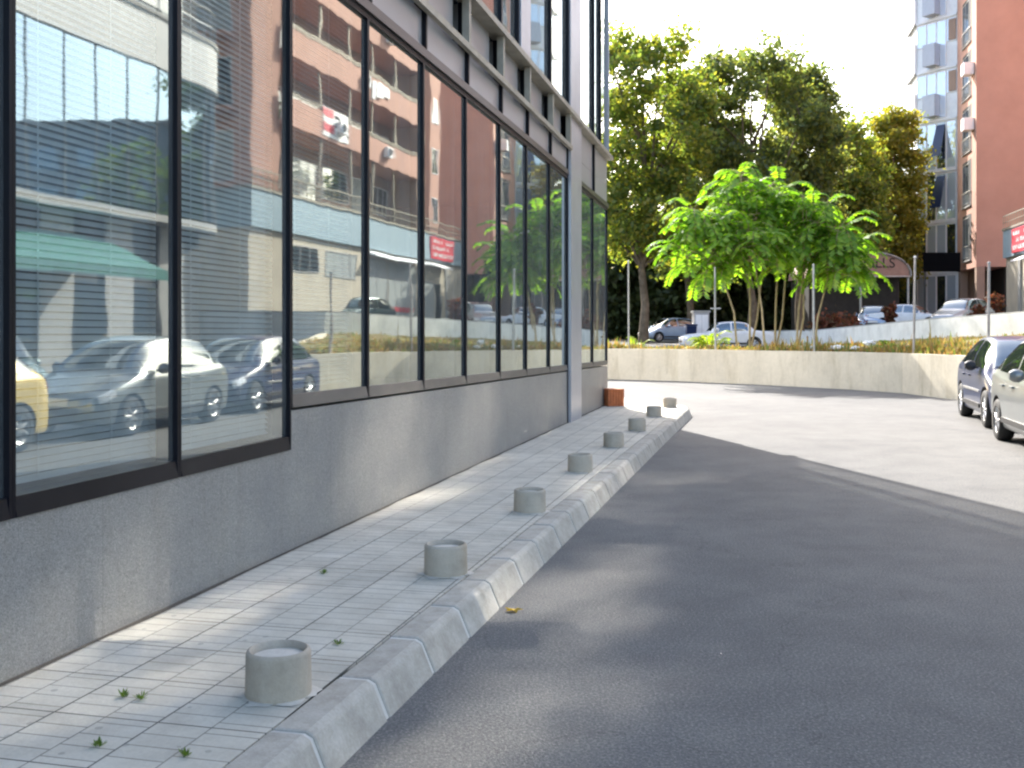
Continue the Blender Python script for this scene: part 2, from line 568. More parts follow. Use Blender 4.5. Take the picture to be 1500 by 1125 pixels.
# sidewalk beside the facade, going round the far corner of the building
S_END = sY(20.25)                            # far corner of the building


def kerb_outer(Y):                           # bottom outer edge of the kerb
    return -1.563 + .2577 * Y


def kin(Y):                                  # paving / kerb joint
    return kerb_outer(Y) - .062 - .16


SW = .15
rim_top = [(kin(-6.0), -6.0)] + [(kin(y), y) for y in (0, 4, 8, 12, 16, 19.35)]
round_pts = [(kin(19.35) - .02, 19.75), (kin(19.35) - .22, 20.2), (2.75, 21.2), (2.2, 22.2), (1.2, 22.7), (-10, 25.5)]
path_out = rim_top + round_pts
b = MB()
poly = path_out + [(-12, 22)] + [tuple(FA(S_END - 2, -9, 0))[:2]] + [tuple(FA(-6, -1, 0))[:2]]
n = len(poly)
b.add([(x, y, SW) for x, y in poly] + [(x, y, -.02) for x, y in poly],
      [tuple(range(n)), tuple(range(2 * n - 1, n - 1, -1))] + [(i, (i + 1) % n, n + (i + 1) % n, n + i) for i in range(n)])
b.build('sidewalk', M['pavers'], kind='structure', matrix=STREET)

b = MB()
jp = [(y, random.uniform(.018, .04)) for y in [(-4 + .25 * k) for k in range(97)]]
for (y0, w0), (y1, w1) in zip(jp[:-1], jp[1:]):
    b.quad(FA(sY(y0), .018, SW + .004), FA(sY(y0), .02 + w0, SW + .004), FA(sY(y1), .02 + w1, SW + .004), FA(sY(y1), .018, SW + .004))
b.build('sidewalk_edge_joint', M['joint'], kind='structure')

# kerb: separate blocks with pale mortar between them
kp = [Vector((x, y, 0)) for x, y in path_out]
seglen = [0]
for i in range(1, len(kp)): seglen.append(seglen[-1] + (kp[i] - kp[i - 1]).length)


def along(d):
    for i in range(1, len(kp)):
        if d <= seglen[i] or i == len(kp) - 1:
            t = (d - seglen[i - 1]) / (seglen[i] - seglen[i - 1])
            p = kp[i - 1].lerp(kp[i], t)
            break
    q = Vector((0, 0, 0))
    for e in (-.25, .25):
        dd = min(max(d + e, 0), seglen[-1])
        for i in range(1, len(kp)):
            if dd <= seglen[i] or i == len(kp) - 1:
                q += (kp[i] - kp[i - 1]).normalized()
                break
    q.normalize()
    return p, Vector((q.y, -q.x, 0))


prof = [(0.004, -.02), (0.004, SW + .002), (.135, SW + .004), (.165, SW - .012), (.232, -.02)]


def kerb_run(d0, d1, prof, mb, dz=0.0):
    ends = []
    for d in (d0, d1):
        p, nn = along(d)
        ends.append([p + nn * a + Vector((0, 0, z + dz)) for a, z in prof])
    k = len(prof)
    mb.add(ends[0] + ends[1], [tuple(range(k)), tuple(range(2 * k - 1, k - 1, -1))] +
           [(i, k + i, k + (i + 1) % k, (i + 1) % k) for i in range(k)])


kb, km = MB(), MB()
d = 0.3
prof_m = [(0.006, -.02), (0.006, SW - .004), (.13, SW - .003), (.16, SW - .018), (.226, -.02)]
while d < seglen[-1] - .7:
    L = .545 * random.uniform(.98, 1.02)
    g = random.uniform(.016, .03)
    if seglen[6] - .1 < d < seglen[10]: L = .30
    kerb_run(d, d + L, prof, kb, random.uniform(-.003, .003))
    kerb_run(d + L, d + L + g, prof_m, km)
    d += L + g
kb.build('kerb', M['kerb'], kind='structure', bevel=.012)
km.build('kerb_joint', M['mortar'], kind='structure')

# terrain beyond the low wall ------------------------------------------------
W = [(-14, 37.0), (3.24, 34.7), (5.5, 33.2), (7.5, 31.0), (9.45, 28.3), (10.3, 26.5), (10.5, 24.0), (10.75, 21.0)]
IN = [(-14, 43, .6), (3.8, 41, .6), (8, 42, .62), (12, 45, .7), (15.7, 50, 1.0), (16.25, 41, 1.35), (16.95, 34, 1.5), (17.3, 31.5, 1.5)]
WT = 1.03
b = MB()
NU, NV = 8, 12
rows = []
for i in range(len(W) - 1):
    for k in range(NU):
        t = k / NU
        rows.append((Vector((*W[i], WT - .05)).lerp(Vector((*W[i + 1], WT - .05)), t), Vector(IN[i]).lerp(Vector(IN[i + 1]), t)))
rows.append((Vector((*W[-1], WT - .05)), Vector(IN[-1])))


def bank_pt(a, c, t):
    p = a.lerp(c, t)
    hump = .16 * math.sin(math.pi * min(1, t * 2.2)) if t < .46 else 0
    p.z += hump * .8 + .07 * mnoise.noise(Vector((p.x * .9, p.y * .9, 0)))
    return p


for a, c in rows:
    for k in range(NV + 1): b.v.append(tuple(bank_pt(a, c, k / NV)))
for i in range(len(rows) - 1):
    for k in range(NV):
        q = i * (NV + 1) + k
        b.f.append((q, q + 1, q + NV + 2, q + NV + 1))
b.build('embankment', M['bank'], kind='structure', smooth=180)

b = MB()
b.add([(-80, 37.5, .55), (3.5, 37.5, .55), (8, 39, .58), (12, 43, .62), (15.5, 49, .75), (15.3, 64, 1.0), (15, 95, 1.3), (-80, 95, 1.1)], [tuple(range(8))])
b.build('back_road', M['road_back'], kind='structure')
b = MB()
b.add([(-200, 95, 1.1), (15, 95, 1.3), (250, 95, 1.7), (250, 400, 6), (-200, 400, 6)], [(0, 1, 2, 3, 4)])
b.build('far_terrain', M['ground'], kind='structure')
V = [(15.0, 66, 1.62), (15.7, 52, 1.68), (16.4, 40, 2.06), (17.2, 33, 2.25), (17.4, 31.5, 2.3)]
b = MB()
b.add([(15.1, 95, 1.6), (15.1, 66, 1.6), (15.8, 52, 1.65), (16.5, 40, 1.7), (17.3, 33, 1.72), (17.5, 31.6, 1.72), (46, 31.6, 1.72), (90, 95, 1.65)], [tuple(range(8))])
b.build('upper_lot', M['road_back'], kind='structure')


def wall_poly(name, pts, zbot, ztops, th, mat, label, cat, coping=None):
    mb = MB()
    P = [Vector((p[0], p[1], 0)) for p in pts]
    nn = []
    for i in range(len(P)):
        q = (P[min(i + 1, len(P) - 1)] - P[max(i - 1, 0)]).normalized()
        nn.append(Vector((q.y, -q.x, 0)))
    for i in range(len(P) - 1):
        a0, a1 = P[i], P[i + 1]
        b0, b1 = a0 - nn[i] * th, a1 - nn[i + 1] * th
        mb.hexa([a0 + Vector((0, 0, zbot)), a1 + Vector((0, 0, zbot)), b1 + Vector((0, 0, zbot)), b0 + Vector((0, 0, zbot)),
                 a0 + Vector((0, 0, ztops[i])), a1 + Vector((0, 0, ztops[i + 1])), b1 + Vector((0, 0, ztops[i + 1])), b0 + Vector((0, 0, ztops[i]))])
    root = empty(name, (P[0].x, P[0].y, max(zbot, 0)), 0, label, cat)
    mb.build('wall_body', mat, root)
    if coping:
        cp = MB()
        cth, h, cm = coping
        for i in range(len(P) - 1):
            a0, a1 = P[i] + nn[i] * .03, P[i + 1] + nn[i + 1] * .03
            b0, b1 = P[i] - nn[i] * (th + .03), P[i + 1] - nn[i + 1] * (th + .03)
            z0, z1 = Vector((0, 0, ztops[i] + .003)), Vector((0, 0, ztops[i + 1] + .003))
            hh = Vector((0, 0, h))
            cp.hexa([a0 + z0, a1 + z1, b1 + z1, b0 + z0, a0 + z0 + hh, a1 + z1 + hh, b1 + z1 + hh, b0 + z0 + hh])
        cp.build('coping', cm, root)
    return root


Wfine, zt = [], []
for i in range(len(W) - 1):
    for k in range(6):
        t = k / 6
        Wfine.append((W[i][0] + (W[i + 1][0] - W[i][0]) * t, W[i][1] + (W[i + 1][1] - W[i][1]) * t))
        zt.append(WT + .012 * mnoise.noise(Vector((i * 3.1 + t * 2, 1, 0))))
Wfine += [W[-1], (12.5, 23.6), (17.3, 31.4)]
zt += [WT, 1.15, 1.55]
wall_poly('low_concrete_wall', Wfine, -.05, zt, -.22, M['low_wall'],
          'low stained concrete wall curving round the end of the road', 'wall')
wall_poly('white_retaining_wall', V + [(26, 31.3), (46, 31.0)], .2, [p[2] for p in V] + [2.4, 2.4], -.25, M['white_wall'],
          'whitewashed retaining wall above the weedy bank, below the upper parking lot', 'wall', (.2, .05, M['grey']))

# ================================================================== OFFICE BUILDING
office = empty('office_building', tuple(FA(10, 0, 0)), 0,
               'glass fronted office block with black mullions on a granite plinth beside the sidewalk', 'building')


def fbox(mb, s0, s1, n0, n1, z0, z1):
    return mb.box(s0, s1, n0, n1, z0, z1, FA)


def sill_z(Y):
    return 1.065 - .0105 * (Y - 7)


edges = [-3.9, -2.56, -1.22, .12, 1.46, 2.8, 4.147, 5.335, 6.604, 7.9, 9.2, 10.53, 11.9, 13.25, 14.69, 16.03]
edges2 = [17.02, 18.48, 20.2]
STEP = 6.604
Z_TR, Z_SP0, Z_E, Z_D = 4.02, 4.10, 4.44, 4.95
ROOF = 19.0

# granite plinth in slabs
for y0, y1, lo in [(-5, STEP, True), (STEP, 16.03, False), (17.02, 20.25, False)]:
    s0, s1 = sY(y0), sY(y1)
    if lo:
        pm = MB(); fbox(pm, s0, s1, -.35, .02, -.02, .80)
    else:
        pm = MB()
        pm.hexa([FA(s0, -.35, -.02), FA(s1, -.35, -.02), FA(s1, .02, -.02), FA(s0, .02, -.02),
                 FA(s0, -.35, sill_z(y0) - .02), FA(s1, -.35, sill_z(y1) - .02), FA(s1, .02, sill_z(y1) - .02), FA(s0, .02, sill_z(y0) - .02)])
    pm.build('granite_plinth', M['granite'], office)

# windows of the ground floor: each a frame with its pane (and, near the camera, its blind)
bays = [(edges[i], edges[i + 1]) for i in range(len(edges) - 1)] + [(edges2[0], edges2[1]), (edges2[1], edges2[2])]
for y0, y1 in bays:
    s0, s1 = sY(y0), sY(y1)
    low = y1 <= STEP + .01
    zb = .80 if low else None
    z0 = zb if low else sill_z(y0)
    z1 = zb if low else sill_z(y1)
    fm = MB()
    mw = .019
    fh = .085 if low else .085
    # jambs and head in one piece
    zh = Z_TR - .002
    u_ = [(s0 + .001, z0), (s0 + .001, zh), (s1 - .001, zh), (s1 - .001, z1), (s1 - mw, z1), (s1 - mw, Z_TR - .05), (s0 + mw, Z_TR - .05), (s0 + mw, z0)]
    fm.add([FA(p, .028, z) for p, z in u_] + [FA(p, -.10, z) for p, z in u_],
           [(0, 1, 6, 7), (1, 2, 5, 6), (2, 3, 4, 5), (15, 14, 9, 8), (14, 13, 10, 9), (13, 12, 11, 10)] + [(i, 8 + i, 8 + (i + 1) % 8, (i + 1) % 8) for i in range(8)])
    w = fm.build('window', M['black_frame'], office)
    sm = MB()
    a, c = s0 + mw + .001, s1 - mw - .001
    sm.hexa([FA(a, -.09, z0), FA(c, -.09, z1), FA(c, .032, z1), FA(a, .032, z0),
             FA(a, -.09, z0 + fh), FA(c, -.09, z1 + fh), FA(c, .02, z1 + fh), FA(a, .02, z0 + fh)])
    sm.build('sill', M['black_frame'] if low else M['sill'], w)
    gm = MB()
    tw = [random.uniform(-.0014, .0014) for _ in range(2)]
    gm.quad(FA(a, .0 + tw[0], z0 + fh), FA(c, tw[1], z1 + fh), FA(c, tw[1], Z_TR - .05), FA(a, tw[0], Z_TR - .05))
    gm.build('pane', M['glass_blind'] if y0 < 6.5 else M['glass'], w)
    if -1 < y0 < 7.8:
        bm_ = MB()
        z = max(z0, z1) + fh + .03
        k = 0
        tilt = .0135 if y0 < 6 else .010
        while z < Z_TR - .06:
            dz = .0006 * math.sin(k * 1.7)
            bm_.quad(FA(s0 + .001, -.16, z + tilt + dz), FA(s1 - .001, -.16, z + tilt + dz), FA(s1 - .001, -.136, z - tilt + dz), FA(s0 + .001, -.136, z - tilt + dz))
            z += .034; k += 1
        for q in (.28, .72):
            sc = a + (c - a) * q
            fbox(bm_, sc - .003, sc + .003, -.134, -.132, max(z0, z1) + fh + .03, Z_TR - .06)
        bm_.build('blind', M['blind'], w)

# transom, spandrel panels, ventilated band and upper glazing
sA, sB = sY(-5), S_END
for y0, y1 in bays:
    s0, s1 = sY(y0), sY(y1)
    tm = MB(); fbox(tm, s0, s1, -.08, .05, Z_TR, Z_SP0); tm.build('transom', M['dark_frame'], office)
    pm = MB(); fbox(pm, s0 + .02, s1 - .02, -.06, .012, Z_SP0 + .002, Z_E - .002)
    sp = pm.build('spandrel_panel', M['panel'], office)
    cap = MB()
    fbox(cap, s0 - .018, s0 + .018, -.06, .055, Z_SP0 + .002, Z_D - .002)
    cap.build('mullion', M['black_frame'], office)
    if y1 < 16.1:
        d = (s1 - s0)
        vm = MB(); fbox(vm, s0 + .02, s1 - .30, -.16, -.03, Z_E + .05, Z_D - .002); vm.build('vent_panel', M['panel'], office)
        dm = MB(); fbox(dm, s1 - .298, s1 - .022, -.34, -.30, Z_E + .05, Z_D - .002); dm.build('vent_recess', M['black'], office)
        em = MB(); fbox(em, s0, s1, .056, .11, Z_E - .03, Z_E + .035); em.build('lower_rail', M['rail'], office)
        po = MB(); fbox(po, s1 - .17, s1 - .10, .03, .105, Z_E + .036, Z_D - .003); po.build('rail_post', M['rail'], office)
        br = MB(); fbox(br, s1 - .29, s1 - .10, -.2, -.18, Z_E + .24, Z_E + .26); br.build('vent_stay', M['steel'], office)
    else:
        vm = MB(); fbox(vm, s0 + .02, s1 - .02, -.06, .012, Z_E + .002, Z_D - .002); vm.build('spandrel_panel', M['panel'], office)
    dm = MB(); fbox(dm, s0, s1, -.06, .14, Z_D, Z_D + .07); dm.build('upper_rail', M['rail'], office)

# metal clad column between the last windows
cm = MB(); fbox(cm, sY(16.06), sY(17.0), -.3, .075, .0, Z_D - .003)
cm.build('column', M['column'], office)
for yy in (16.045, 17.01):
    jm = MB(); fbox(jm, sY(yy) - .02, sY(yy) + .02, -.2, .03, 0, Z_D - .003); jm.build('column_joint', M['black'], office)
dm = MB(); fbox(dm, sY(16.03), sY(17.02), -.06, .14, Z_D, Z_D + .07); dm.build('upper_rail', M['rail'], office)

# upper floors: mirror panes between dark mullions, pale pilasters
up = [-3.9, -2.56, -1.22, .12, 1.46, 2.8, 4.147, 5.335, 6.604, 7.9, 9.2, 10.53, 11.9, 12.72, 13.3, 14.69, 16.03, 17.0, 18.48, 19.25, 20.2]
PIL = {(12.72, 13.3), (16.03, 17.0)}
ZU = Z_D + .075
for y0, y1 in zip(up[:-1], up[1:]):
    s0, s1 = sY(y0), sY(y1)
    mm = MB(); fbox(mm, s0 - .03, s0 + .03, -.1, .05, ZU, ROOF); mm.build('mullion', M['black_frame'], office)
    if (y0, y1) in PIL:
        q = MB(); fbox(q, s0 + .031, s1 - .031, -.1, .07, ZU, ROOF); q.build('pilaster', M['column'], office)
    else:
        g = MB(); t0, t1 = random.uniform(-.002, .002), random.uniform(-.002, .002)
        g.quad(FA(s0 + .031, t0, ZU), FA(s1 - .031, t1, ZU), FA(s1 - .031, t1, ROOF), FA(s0 + .031, t0, ROOF))
        g.build('pane', M['glass_clear'] if y0 > 19 else M['glass'], office)
mm = MB(); fbox(mm, S_END - .05, S_END + .002, -.05, .05, ZU, ROOF); mm.build('corner_post', M['column'], office)
# end face (round the corner) and the solid mass behind
g = MB(); g.quad(FA(S_END, -.06, ZU), FA(S_END, -.9, ZU), FA(S_END, -.9, ROOF), FA(S_END, -.06, ROOF)); g.build('pane', M['glass_clear'], office)
e = MB(); fbox(e, S_END - .3, S_END, -14, -.9, ZU, ROOF); e.build('end_wall', M['panel'], office)
e = MB(); fbox(e, S_END - .25, S_END - .01, -14, -.36, 0, ZU - .004); e.build('end_wall', M['granite'], office)
e = MB(); fbox(e, S_END - .25, S_END - .01, -.355, -.12, sill_z(20), ZU - .004); e.build('end_wall', M['panel'], office)
c_ = MB(); fbox(c_, sA, sY(19.2), -14, -.35, ZU + .1, ROOF - .02); c_.build('core', M['dark_int'], office)
c_ = MB(); fbox(c_, sA, S_END - .3, -14, -.11, Z_TR + .09, ZU - .01); c_.build('floor_slab', M['dark_int'], office)
c_ = MB(); fbox(c_, sA, S_END + .1, -14, .16, ROOF, ROOF + .4); c_.build('roof', M['panel'], office)
c_ = MB(); fbox(c_, sA, S_END - .3, -5.3, -5.0, .2, Z_TR + .08); c_.build('interior_wall', M['dark_int'], office)
c_ = MB(); fbox(c_, sA, S_END - .3, -5.0, -.36, .55, .62); c_.build('interior_floor', M['int_floor'], office)
c_ = MB(); fbox(c_, sA - .3, sA, -14, 0, 0, ROOF); c_.build('end_wall', M['panel'], office)

# ------------------------------------------------------------------ bollards
bol0 = None
for i, (px, y) in enumerate([(408, 3.98), (653, 5.97), (776, 8.05), (850, 10.37), (899, 12.62), (933, 14.72), (958, 17.2), (981, 19.35)]):
    loc = (at(px, y), y, SW)
    lab = ['short concrete pipe bollard filled to the rim, nearest the camera and largest in view',
           'short concrete pipe bollard, second from the camera along the kerb',
           'short concrete pipe bollard, third from the camera along the kerb',
           'short concrete pipe bollard, fourth from the camera along the kerb',
           'short concrete pipe bollard, fourth from the far end of the kerb',
           'short concrete pipe bollard, third from the far end of the kerb',
           'short concrete pipe bollard, shaded, second from the far end of the kerb',
           'short concrete pipe bollard standing in full sun at the far kerb end'][i]
    if bol0 is None:
        bol0 = r_ = empty('bollard', loc, 0)
        q = MB()
        x, yy, z = loc
        q.lathe([(.100, 0), (.100, .148), (.105, .172), (.111, .176), (.120, .172), (.1245, .160), (.1255, .09), (.127, 0)], loc, 40, closed=True)
        q.build('pipe_ring', M['bollard'], r_, smooth=50)
        q = MB(); q.lathe([(.0, .152), (.05, .154), (.1005, .147), (.1005, .0)], loc, 32); q.build('filling', M['bollard_fill'], r_, smooth=50)
        q = MB()
        rim = [(x + math.cos(k * .2094) * (.150 + .018 * math.sin(k * 1.3) + .012 * math.sin(k * 2.9)), yy + math.sin(k * .2094) * (.150 + .018 * math.sin(k * 1.3) + .012 * math.sin(k * 2.9)), SW + .003) for k in range(30)]
        q.add([(x, yy, SW + .012)] + rim, [(0, 1 + k, 1 + (k + 1) % 30) for k in range(30)])
        q.build('mortar_collar', M['bollard_fill'], r_, smooth=180)
    else:
        r_ = copy_tree(bol0)
        r_.location = loc
        r_.rotation_euler = (R(random.uniform(-1, 1)), R(random.uniform(-1, 1)), random.uniform(0, 6))
    tag(r_, lab, 'bollard', 'concrete bollards along the kerb')

# clay block by the building corner
q = MB()
y = 19.75; x = at(898, y)
rib = []
hs = .165
nr = 6
pts = []
for side in range(4):
    for k in range(nr):
        for (t, dpt) in ((k / nr + .012, 0), ((k + .62) / nr, 0), ((k + .66) / nr, -.014), ((k + .97) / nr, -.014)):
            t2 = -1 + 2 * t
            p = Vector((t2 * hs, -hs - dpt, 0))
            a = side * math.pi / 2 + .28
            pts.append((x + p.x * math.cos(a) - p.y * math.sin(a), y + p.x * math.sin(a) + p.y * math.cos(a)))
n = len(pts)
q.add([(a, c, SW) for a, c in pts] + [(a, c, SW + .33) for a, c in pts],
      [tuple(range(n - 1, -1, -1)), tuple(range(n, 2 * n))] + [(i, (i + 1) % n, n + (i + 1) % n, n + i) for i in range(n)])
tag(q.build('clay_block', M['clay']), 'orange ribbed hollow clay block standing on end at the building corner', 'clay block')

# ------------------------------------------------------------------ small plants and a fallen leaf
wl = ['tiny weed in the paving joint left of the nearest bollard', 'second tiny weed in the paving joint left of the nearest bollard',
      'small weed in the paving right behind the nearest bollard', 'sparse weed at the bottom edge, further from the kerb',
      'sparse weed at the bottom edge, nearer the kerb', 'small weed in the paving between the first two bollards']
for i, (px, py) in enumerate([(181, 1021), (206, 1024), (495, 944), (144, 1093), (271, 1108), (474, 840)]):
    y = F_PX * (CAM_Z - SW) / (py - YH)
    x = at(px, y)
    q = MB()
    rr = random.Random(i)
    for k in range(30):
        a = rr.uniform(0, 6.28); r0 = rr.uniform(.005, .035); h = rr.uniform(.006, .03)
        c0 = Vector((x + math.cos(a) * r0 * .3, y + math.sin(a) * r0 * .3, SW))
        c1 = Vector((x + math.cos(a) * r0, y + math.sin(a) * r0, SW + h))
        sd = Vector((-math.sin(a), math.cos(a), .1)) * rr.uniform(.002, .0045)
        mid = c0.lerp(c1, .6)
        q.quad(c0, mid + sd, c1, mid - sd)
    tag(q.build('weed', M['weed_green']), wl[i], 'weed', 'weeds in the paving joints')
y = F_PX * CAM_Z / (896 - YH); x = at(752, y)
q = MB()
star = []
for k in range(10):
    a = k / 10 * 6.283
    r0 = .045 if k % 2 == 0 else .022
    star.append((x + math.cos(a) * r0 * 1.3, y + math.sin(a) * r0, .012 + .008 * math.sin(k * 2.1)))
q.add([(x, y, .008)] + star, [(0, 1 + k, 1 + (k + 1) % 10) for k in range(10)])
tag(q.build('fallen_leaf', M['leaf_gold']), 'small yellow leaf lying on the asphalt near the kerb', 'leaf')

# ------------------------------------------------------------------ fence posts on the low wall
for i, (x, y, top, lab) in enumerate([(3.93, 34.38, 3.95, 'bare metal fence post on the low wall nearest the glass building'),
                                      (6.42, 32.3, 3.6, 'bare metal fence post with a short crossbar in front of the leafy saplings'),
                                      (8.69, 29.45, 3.5, 'bare metal fence post just right of the sapling stems'),
                                      (10.36, 26.45, 3.5, 'leaning metal fence post left of the white retaining wall view'),
                                      (10.60, 22.8, 3.1, 'bare metal fence post on the wall behind the parked dark blue car')]):
    e = empty('fence_post', (x, y, 0), 0, lab, 'fence post', 'bare fence posts along the low wall')
    lean = (.05 if i == 3 else .02) * random.choice((-1, 1))
    q = MB()
    q.tube([(x, y - .02, .45 if i in (0, 3) else .95), (x + lean * .5, y, 1.6), (x + lean, y, top)], [.035, .033, .03], 8)
    q.build('post', M['rust_pole'] if i > 2 else M['steel'], e, smooth=60)
    q = MB(); q.box(x - .06, x + .06, y - .075, y - .03, .55, .62); q.build('wall_bracket', M['steel'], e)
    if i == 1:
        q = MB(); q.box(x - .17, x + .16, y - .05, y - .025, zat(452, y) - .02, zat(452, y) + .025); q.build('crossbar', M['steel'], e)
    q = MB(); q.lathe([(.038, 0), (.038, .03), (0, .045)], (x + lean, y, top), 10); q.build('cap', M['white'] if i == 3 else M['steel'], e)

# ================================================================== FOLIAGE
def crown_mesh(mb, lobes, n_cl, n_leaf, cl_r, leaf, rnd, flat=.75):
    tot = sum(l[3] ** 2 for l in lobes)
    for cx, cy, cz, lr, sq in lobes:
        k = max(2, int(n_cl * lr * lr / tot))
        for _ in range(k):
            d = Vector((rnd.gauss(0, 1), rnd.gauss(0, 1), rnd.gauss(0, 1))).normalized()
            rr = lr * (rnd.random() ** .45)
            c = Vector((cx + d.x * rr, cy + d.y * rr, cz + d.z * rr * sq))
            r = cl_r * rnd.uniform(.6, 1.3)
            for _ in range(int(n_leaf * rnd.uniform(.6, 1.3))):
                o = Vector((rnd.gauss(0, .5), rnd.gauss(0, .5), rnd.gauss(0, .36))) * r
                nrm = Vector((rnd.gauss(0, 1), rnd.gauss(0, 1), rnd.gauss(.5, 1))).normalized()
                a = nrm.orthogonal().normalized()
                q = Matrix.Rotation(rnd.uniform(0, 6.28), 3, nrm)
                a = q @ a
                bb = nrm.cross(a)
                s = leaf * rnd.uniform(.55, 1.2)
                p = c + o
                mb.quad(p - a * s * .5, p + bb * s * .36 - a * s * .05 + nrm * s * .08, p + a * s * .55, p - bb * s * .36 - a * s * .05 + nrm * s * .08)


def tree(name, label, cat, x, y, zb, top, rx, crown_lo, leafm, seed, group=None, n_cl=130, n_leaf=60, leaf=.34, cl_r=.75, nlobe=12, trunk_r=.28, barkm=None):
    rnd = random.Random(seed)
    e = empty(name, (x, y, zb), 0, label, cat, group)
    H = top - crown_lo
    lobes = []
    for k in range(nlobe):
        t = (k + .5) / nlobe
        a = k * 2.4 + rnd.uniform(-.4, .4)
        prof_r = math.sin(math.pi * min(1, .12 + t * .80)) ** .6
        rad = rx * prof_r * rnd.uniform(.35, .72)
        lr = rx * rnd.uniform(.34, .52) * (1.0 - .35 * t)
        lobes.append((x + math.cos(a) * rad, y + math.sin(a) * rad, min(crown_lo + H * t, top - lr * .75), lr, .8))
    c = MB()
    crown_mesh(c, lobes, n_cl, n_leaf, cl_r, leaf, rnd)
    tk = MB()
    pts = [Vector((x, y, zb - .3))]
    hh = zb + (crown_lo - zb) * .95 + H * .45
    for k in range(1, 6):
        t = k / 5
        pts.append(Vector((x + rnd.uniform(-.25, .25), y + rnd.uniform(-.25, .25), zb + (hh - zb) * t)))
    tk.tube(pts, [trunk_r * (1.25 if i == 0 else 1 - .13 * i) for i in range(6)], 9)
    for lb in lobes:
        j = rnd.randint(2, 5)
        p0 = pts[j]
        p1 = Vector(lb[:3])
        if p1.z < p0.z: p0 = pts[max(1, j - 2)]
        mid = p0.lerp(p1, .5) + Vector((0, 0, rnd.uniform(-.3, .5)))
        tk.tube([p0, mid, p1], [trunk_r * .42, trunk_r * .28, trunk_r * .1], 6)
        for _ in range(3):
            d = Vector((rnd.gauss(0, 1), rnd.gauss(0, 1), rnd.gauss(.2, .7))).normalized() * lb[3] * .9
            tk.tube([p1, p1 + d * .5 + Vector((0, 0, .1)), p1 + d], [trunk_r * .12, trunk_r * .08, trunk_r * .03], 4)
    tk.build('trunk', barkm or M['bark'], e, smooth=60)
    c.build('crown', leafm, e)
    return e


G = 'tall trees beyond the back road'
T = [  # px, Y, ytop, ylow, rx, leaf, label, seed
    (942, 62, 42, 370, 5.1, 'leaf_plane', 'tall yellow green plane tree right beside the glass building edge', 3),
    (1098, 65, 66, 330, 5.3, 'leaf_blue', 'broad dark plane tree rising behind the bright green saplings', 5),
    (1172, 69, 100, 330, 3.5, 'leaf_blue', 'dark plane tree with the ragged right hand crown over the saplings', 8),
    (1012, 70, 105, 400, 3.6, 'leaf_plane', 'lower yellowing tree in the gap between the two tallest crowns', 12),
    (1236, 76, 172, 400, 3.6, 'leaf_plane', 'mid height tree between dark plane tree and yellow tree', 15),
    (1306, 80, 158, 400, 2.9, 'leaf_yellow', 'yellow topped tree just left of the terracotta tower', 18),
    (1266, 84, 205, 420, 4.2, 'leaf_blue', 'dark green tree under the yellow topped one', 21),
]
for px, Y, yt, yl, rx, lm, lab, sd in T:
    tree('plane_tree', lab, 'tree', at(px, Y), Y, 1.0, zat(yt, Y), rx, zat(yl, Y), M[lm], sd, G, n_cl=270, n_leaf=100, leaf=.34, cl_r=.9, nlobe=20)
# dense dark growth under and behind them
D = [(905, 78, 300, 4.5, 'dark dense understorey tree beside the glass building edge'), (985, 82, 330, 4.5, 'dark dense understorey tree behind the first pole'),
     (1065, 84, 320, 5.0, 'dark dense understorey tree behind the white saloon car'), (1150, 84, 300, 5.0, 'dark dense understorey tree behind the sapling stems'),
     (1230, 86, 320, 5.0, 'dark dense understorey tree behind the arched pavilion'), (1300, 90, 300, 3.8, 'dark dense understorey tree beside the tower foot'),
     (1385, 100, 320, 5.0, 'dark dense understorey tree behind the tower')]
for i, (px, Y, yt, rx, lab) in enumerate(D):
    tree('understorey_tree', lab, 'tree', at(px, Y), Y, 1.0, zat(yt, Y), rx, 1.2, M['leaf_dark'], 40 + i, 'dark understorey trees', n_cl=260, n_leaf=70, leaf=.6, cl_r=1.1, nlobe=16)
# further trees to the left, hidden behind the office from here
tree('plane_tree', 'plane tree standing behind the office block corner', 'tree', -1.5, 68, 1.0, 16, 4.5, 6, M['leaf_plane'], 60, G, n_cl=120, n_leaf=50, leaf=.5, cl_r=.9)
fb = empty('distant_block', (-27, 88, 1), 0, 'plain grey block behind the office, mirrored dark in the curved bay', 'building')
q = MB(); q.box(-52, -6, 84, 96, .8, 20.5); q.box(-40, -36, 86, 92, 20.502, 24); q.build('wall', M['grey'], fb)
q = MB(); q.box(-52.3, -5.7, 83.7, 96.3, 20.505, 20.9); q.build('roof', M['pink_dark'], fb)
for zz in range(5):
    for k in range(11):
        wm = MB(); wm.box(-50 + k * 4, -48 + k * 4, 83.97, 83.995, 2.6 + zz * 3.5, 4.4 + zz * 3.5); wm.build('window', M['win'], fb)


def frond(mb, p0, az, el, L, rnd, stem):
    """A pinnate leaf: arching rachis with paired leaflets."""
    d = Vector((math.cos(az) * math.cos(el), math.sin(az) * math.cos(el), math.sin(el)))
    p = Vector(p0)
    n = 14
    pts = [p.copy()]
    for k in range(n):
        d = (d + Vector((0, 0, -.055 - .011 * k))).normalized()
        p = p + d * L / n
        pts.append(p.copy())
        if k < 2: continue
        side = d.cross(Vector((0, 0, 1)))
        if side.length < .05: continue
        side.normalize()
        upv = side.cross(d)
        ll = L * .20 * (1.0 - .5 * abs(k / n - .5)) * rnd.uniform(.85, 1.1)
        for sg in (-1, 1):
            tip = p + side * sg * ll + d * ll * .35 + Vector((0, 0, -ll * rnd.uniform(.18, .5)))
            mid = p.lerp(tip, .42)
            w = d * ll * .27 + upv * ll * .04 * sg
            mb.quad(p, mid + w, tip, mid - w)
    stem.tube([pts[0], pts[4], pts[8], pts[14]], [.012, .010, .007, .003], 4, False)


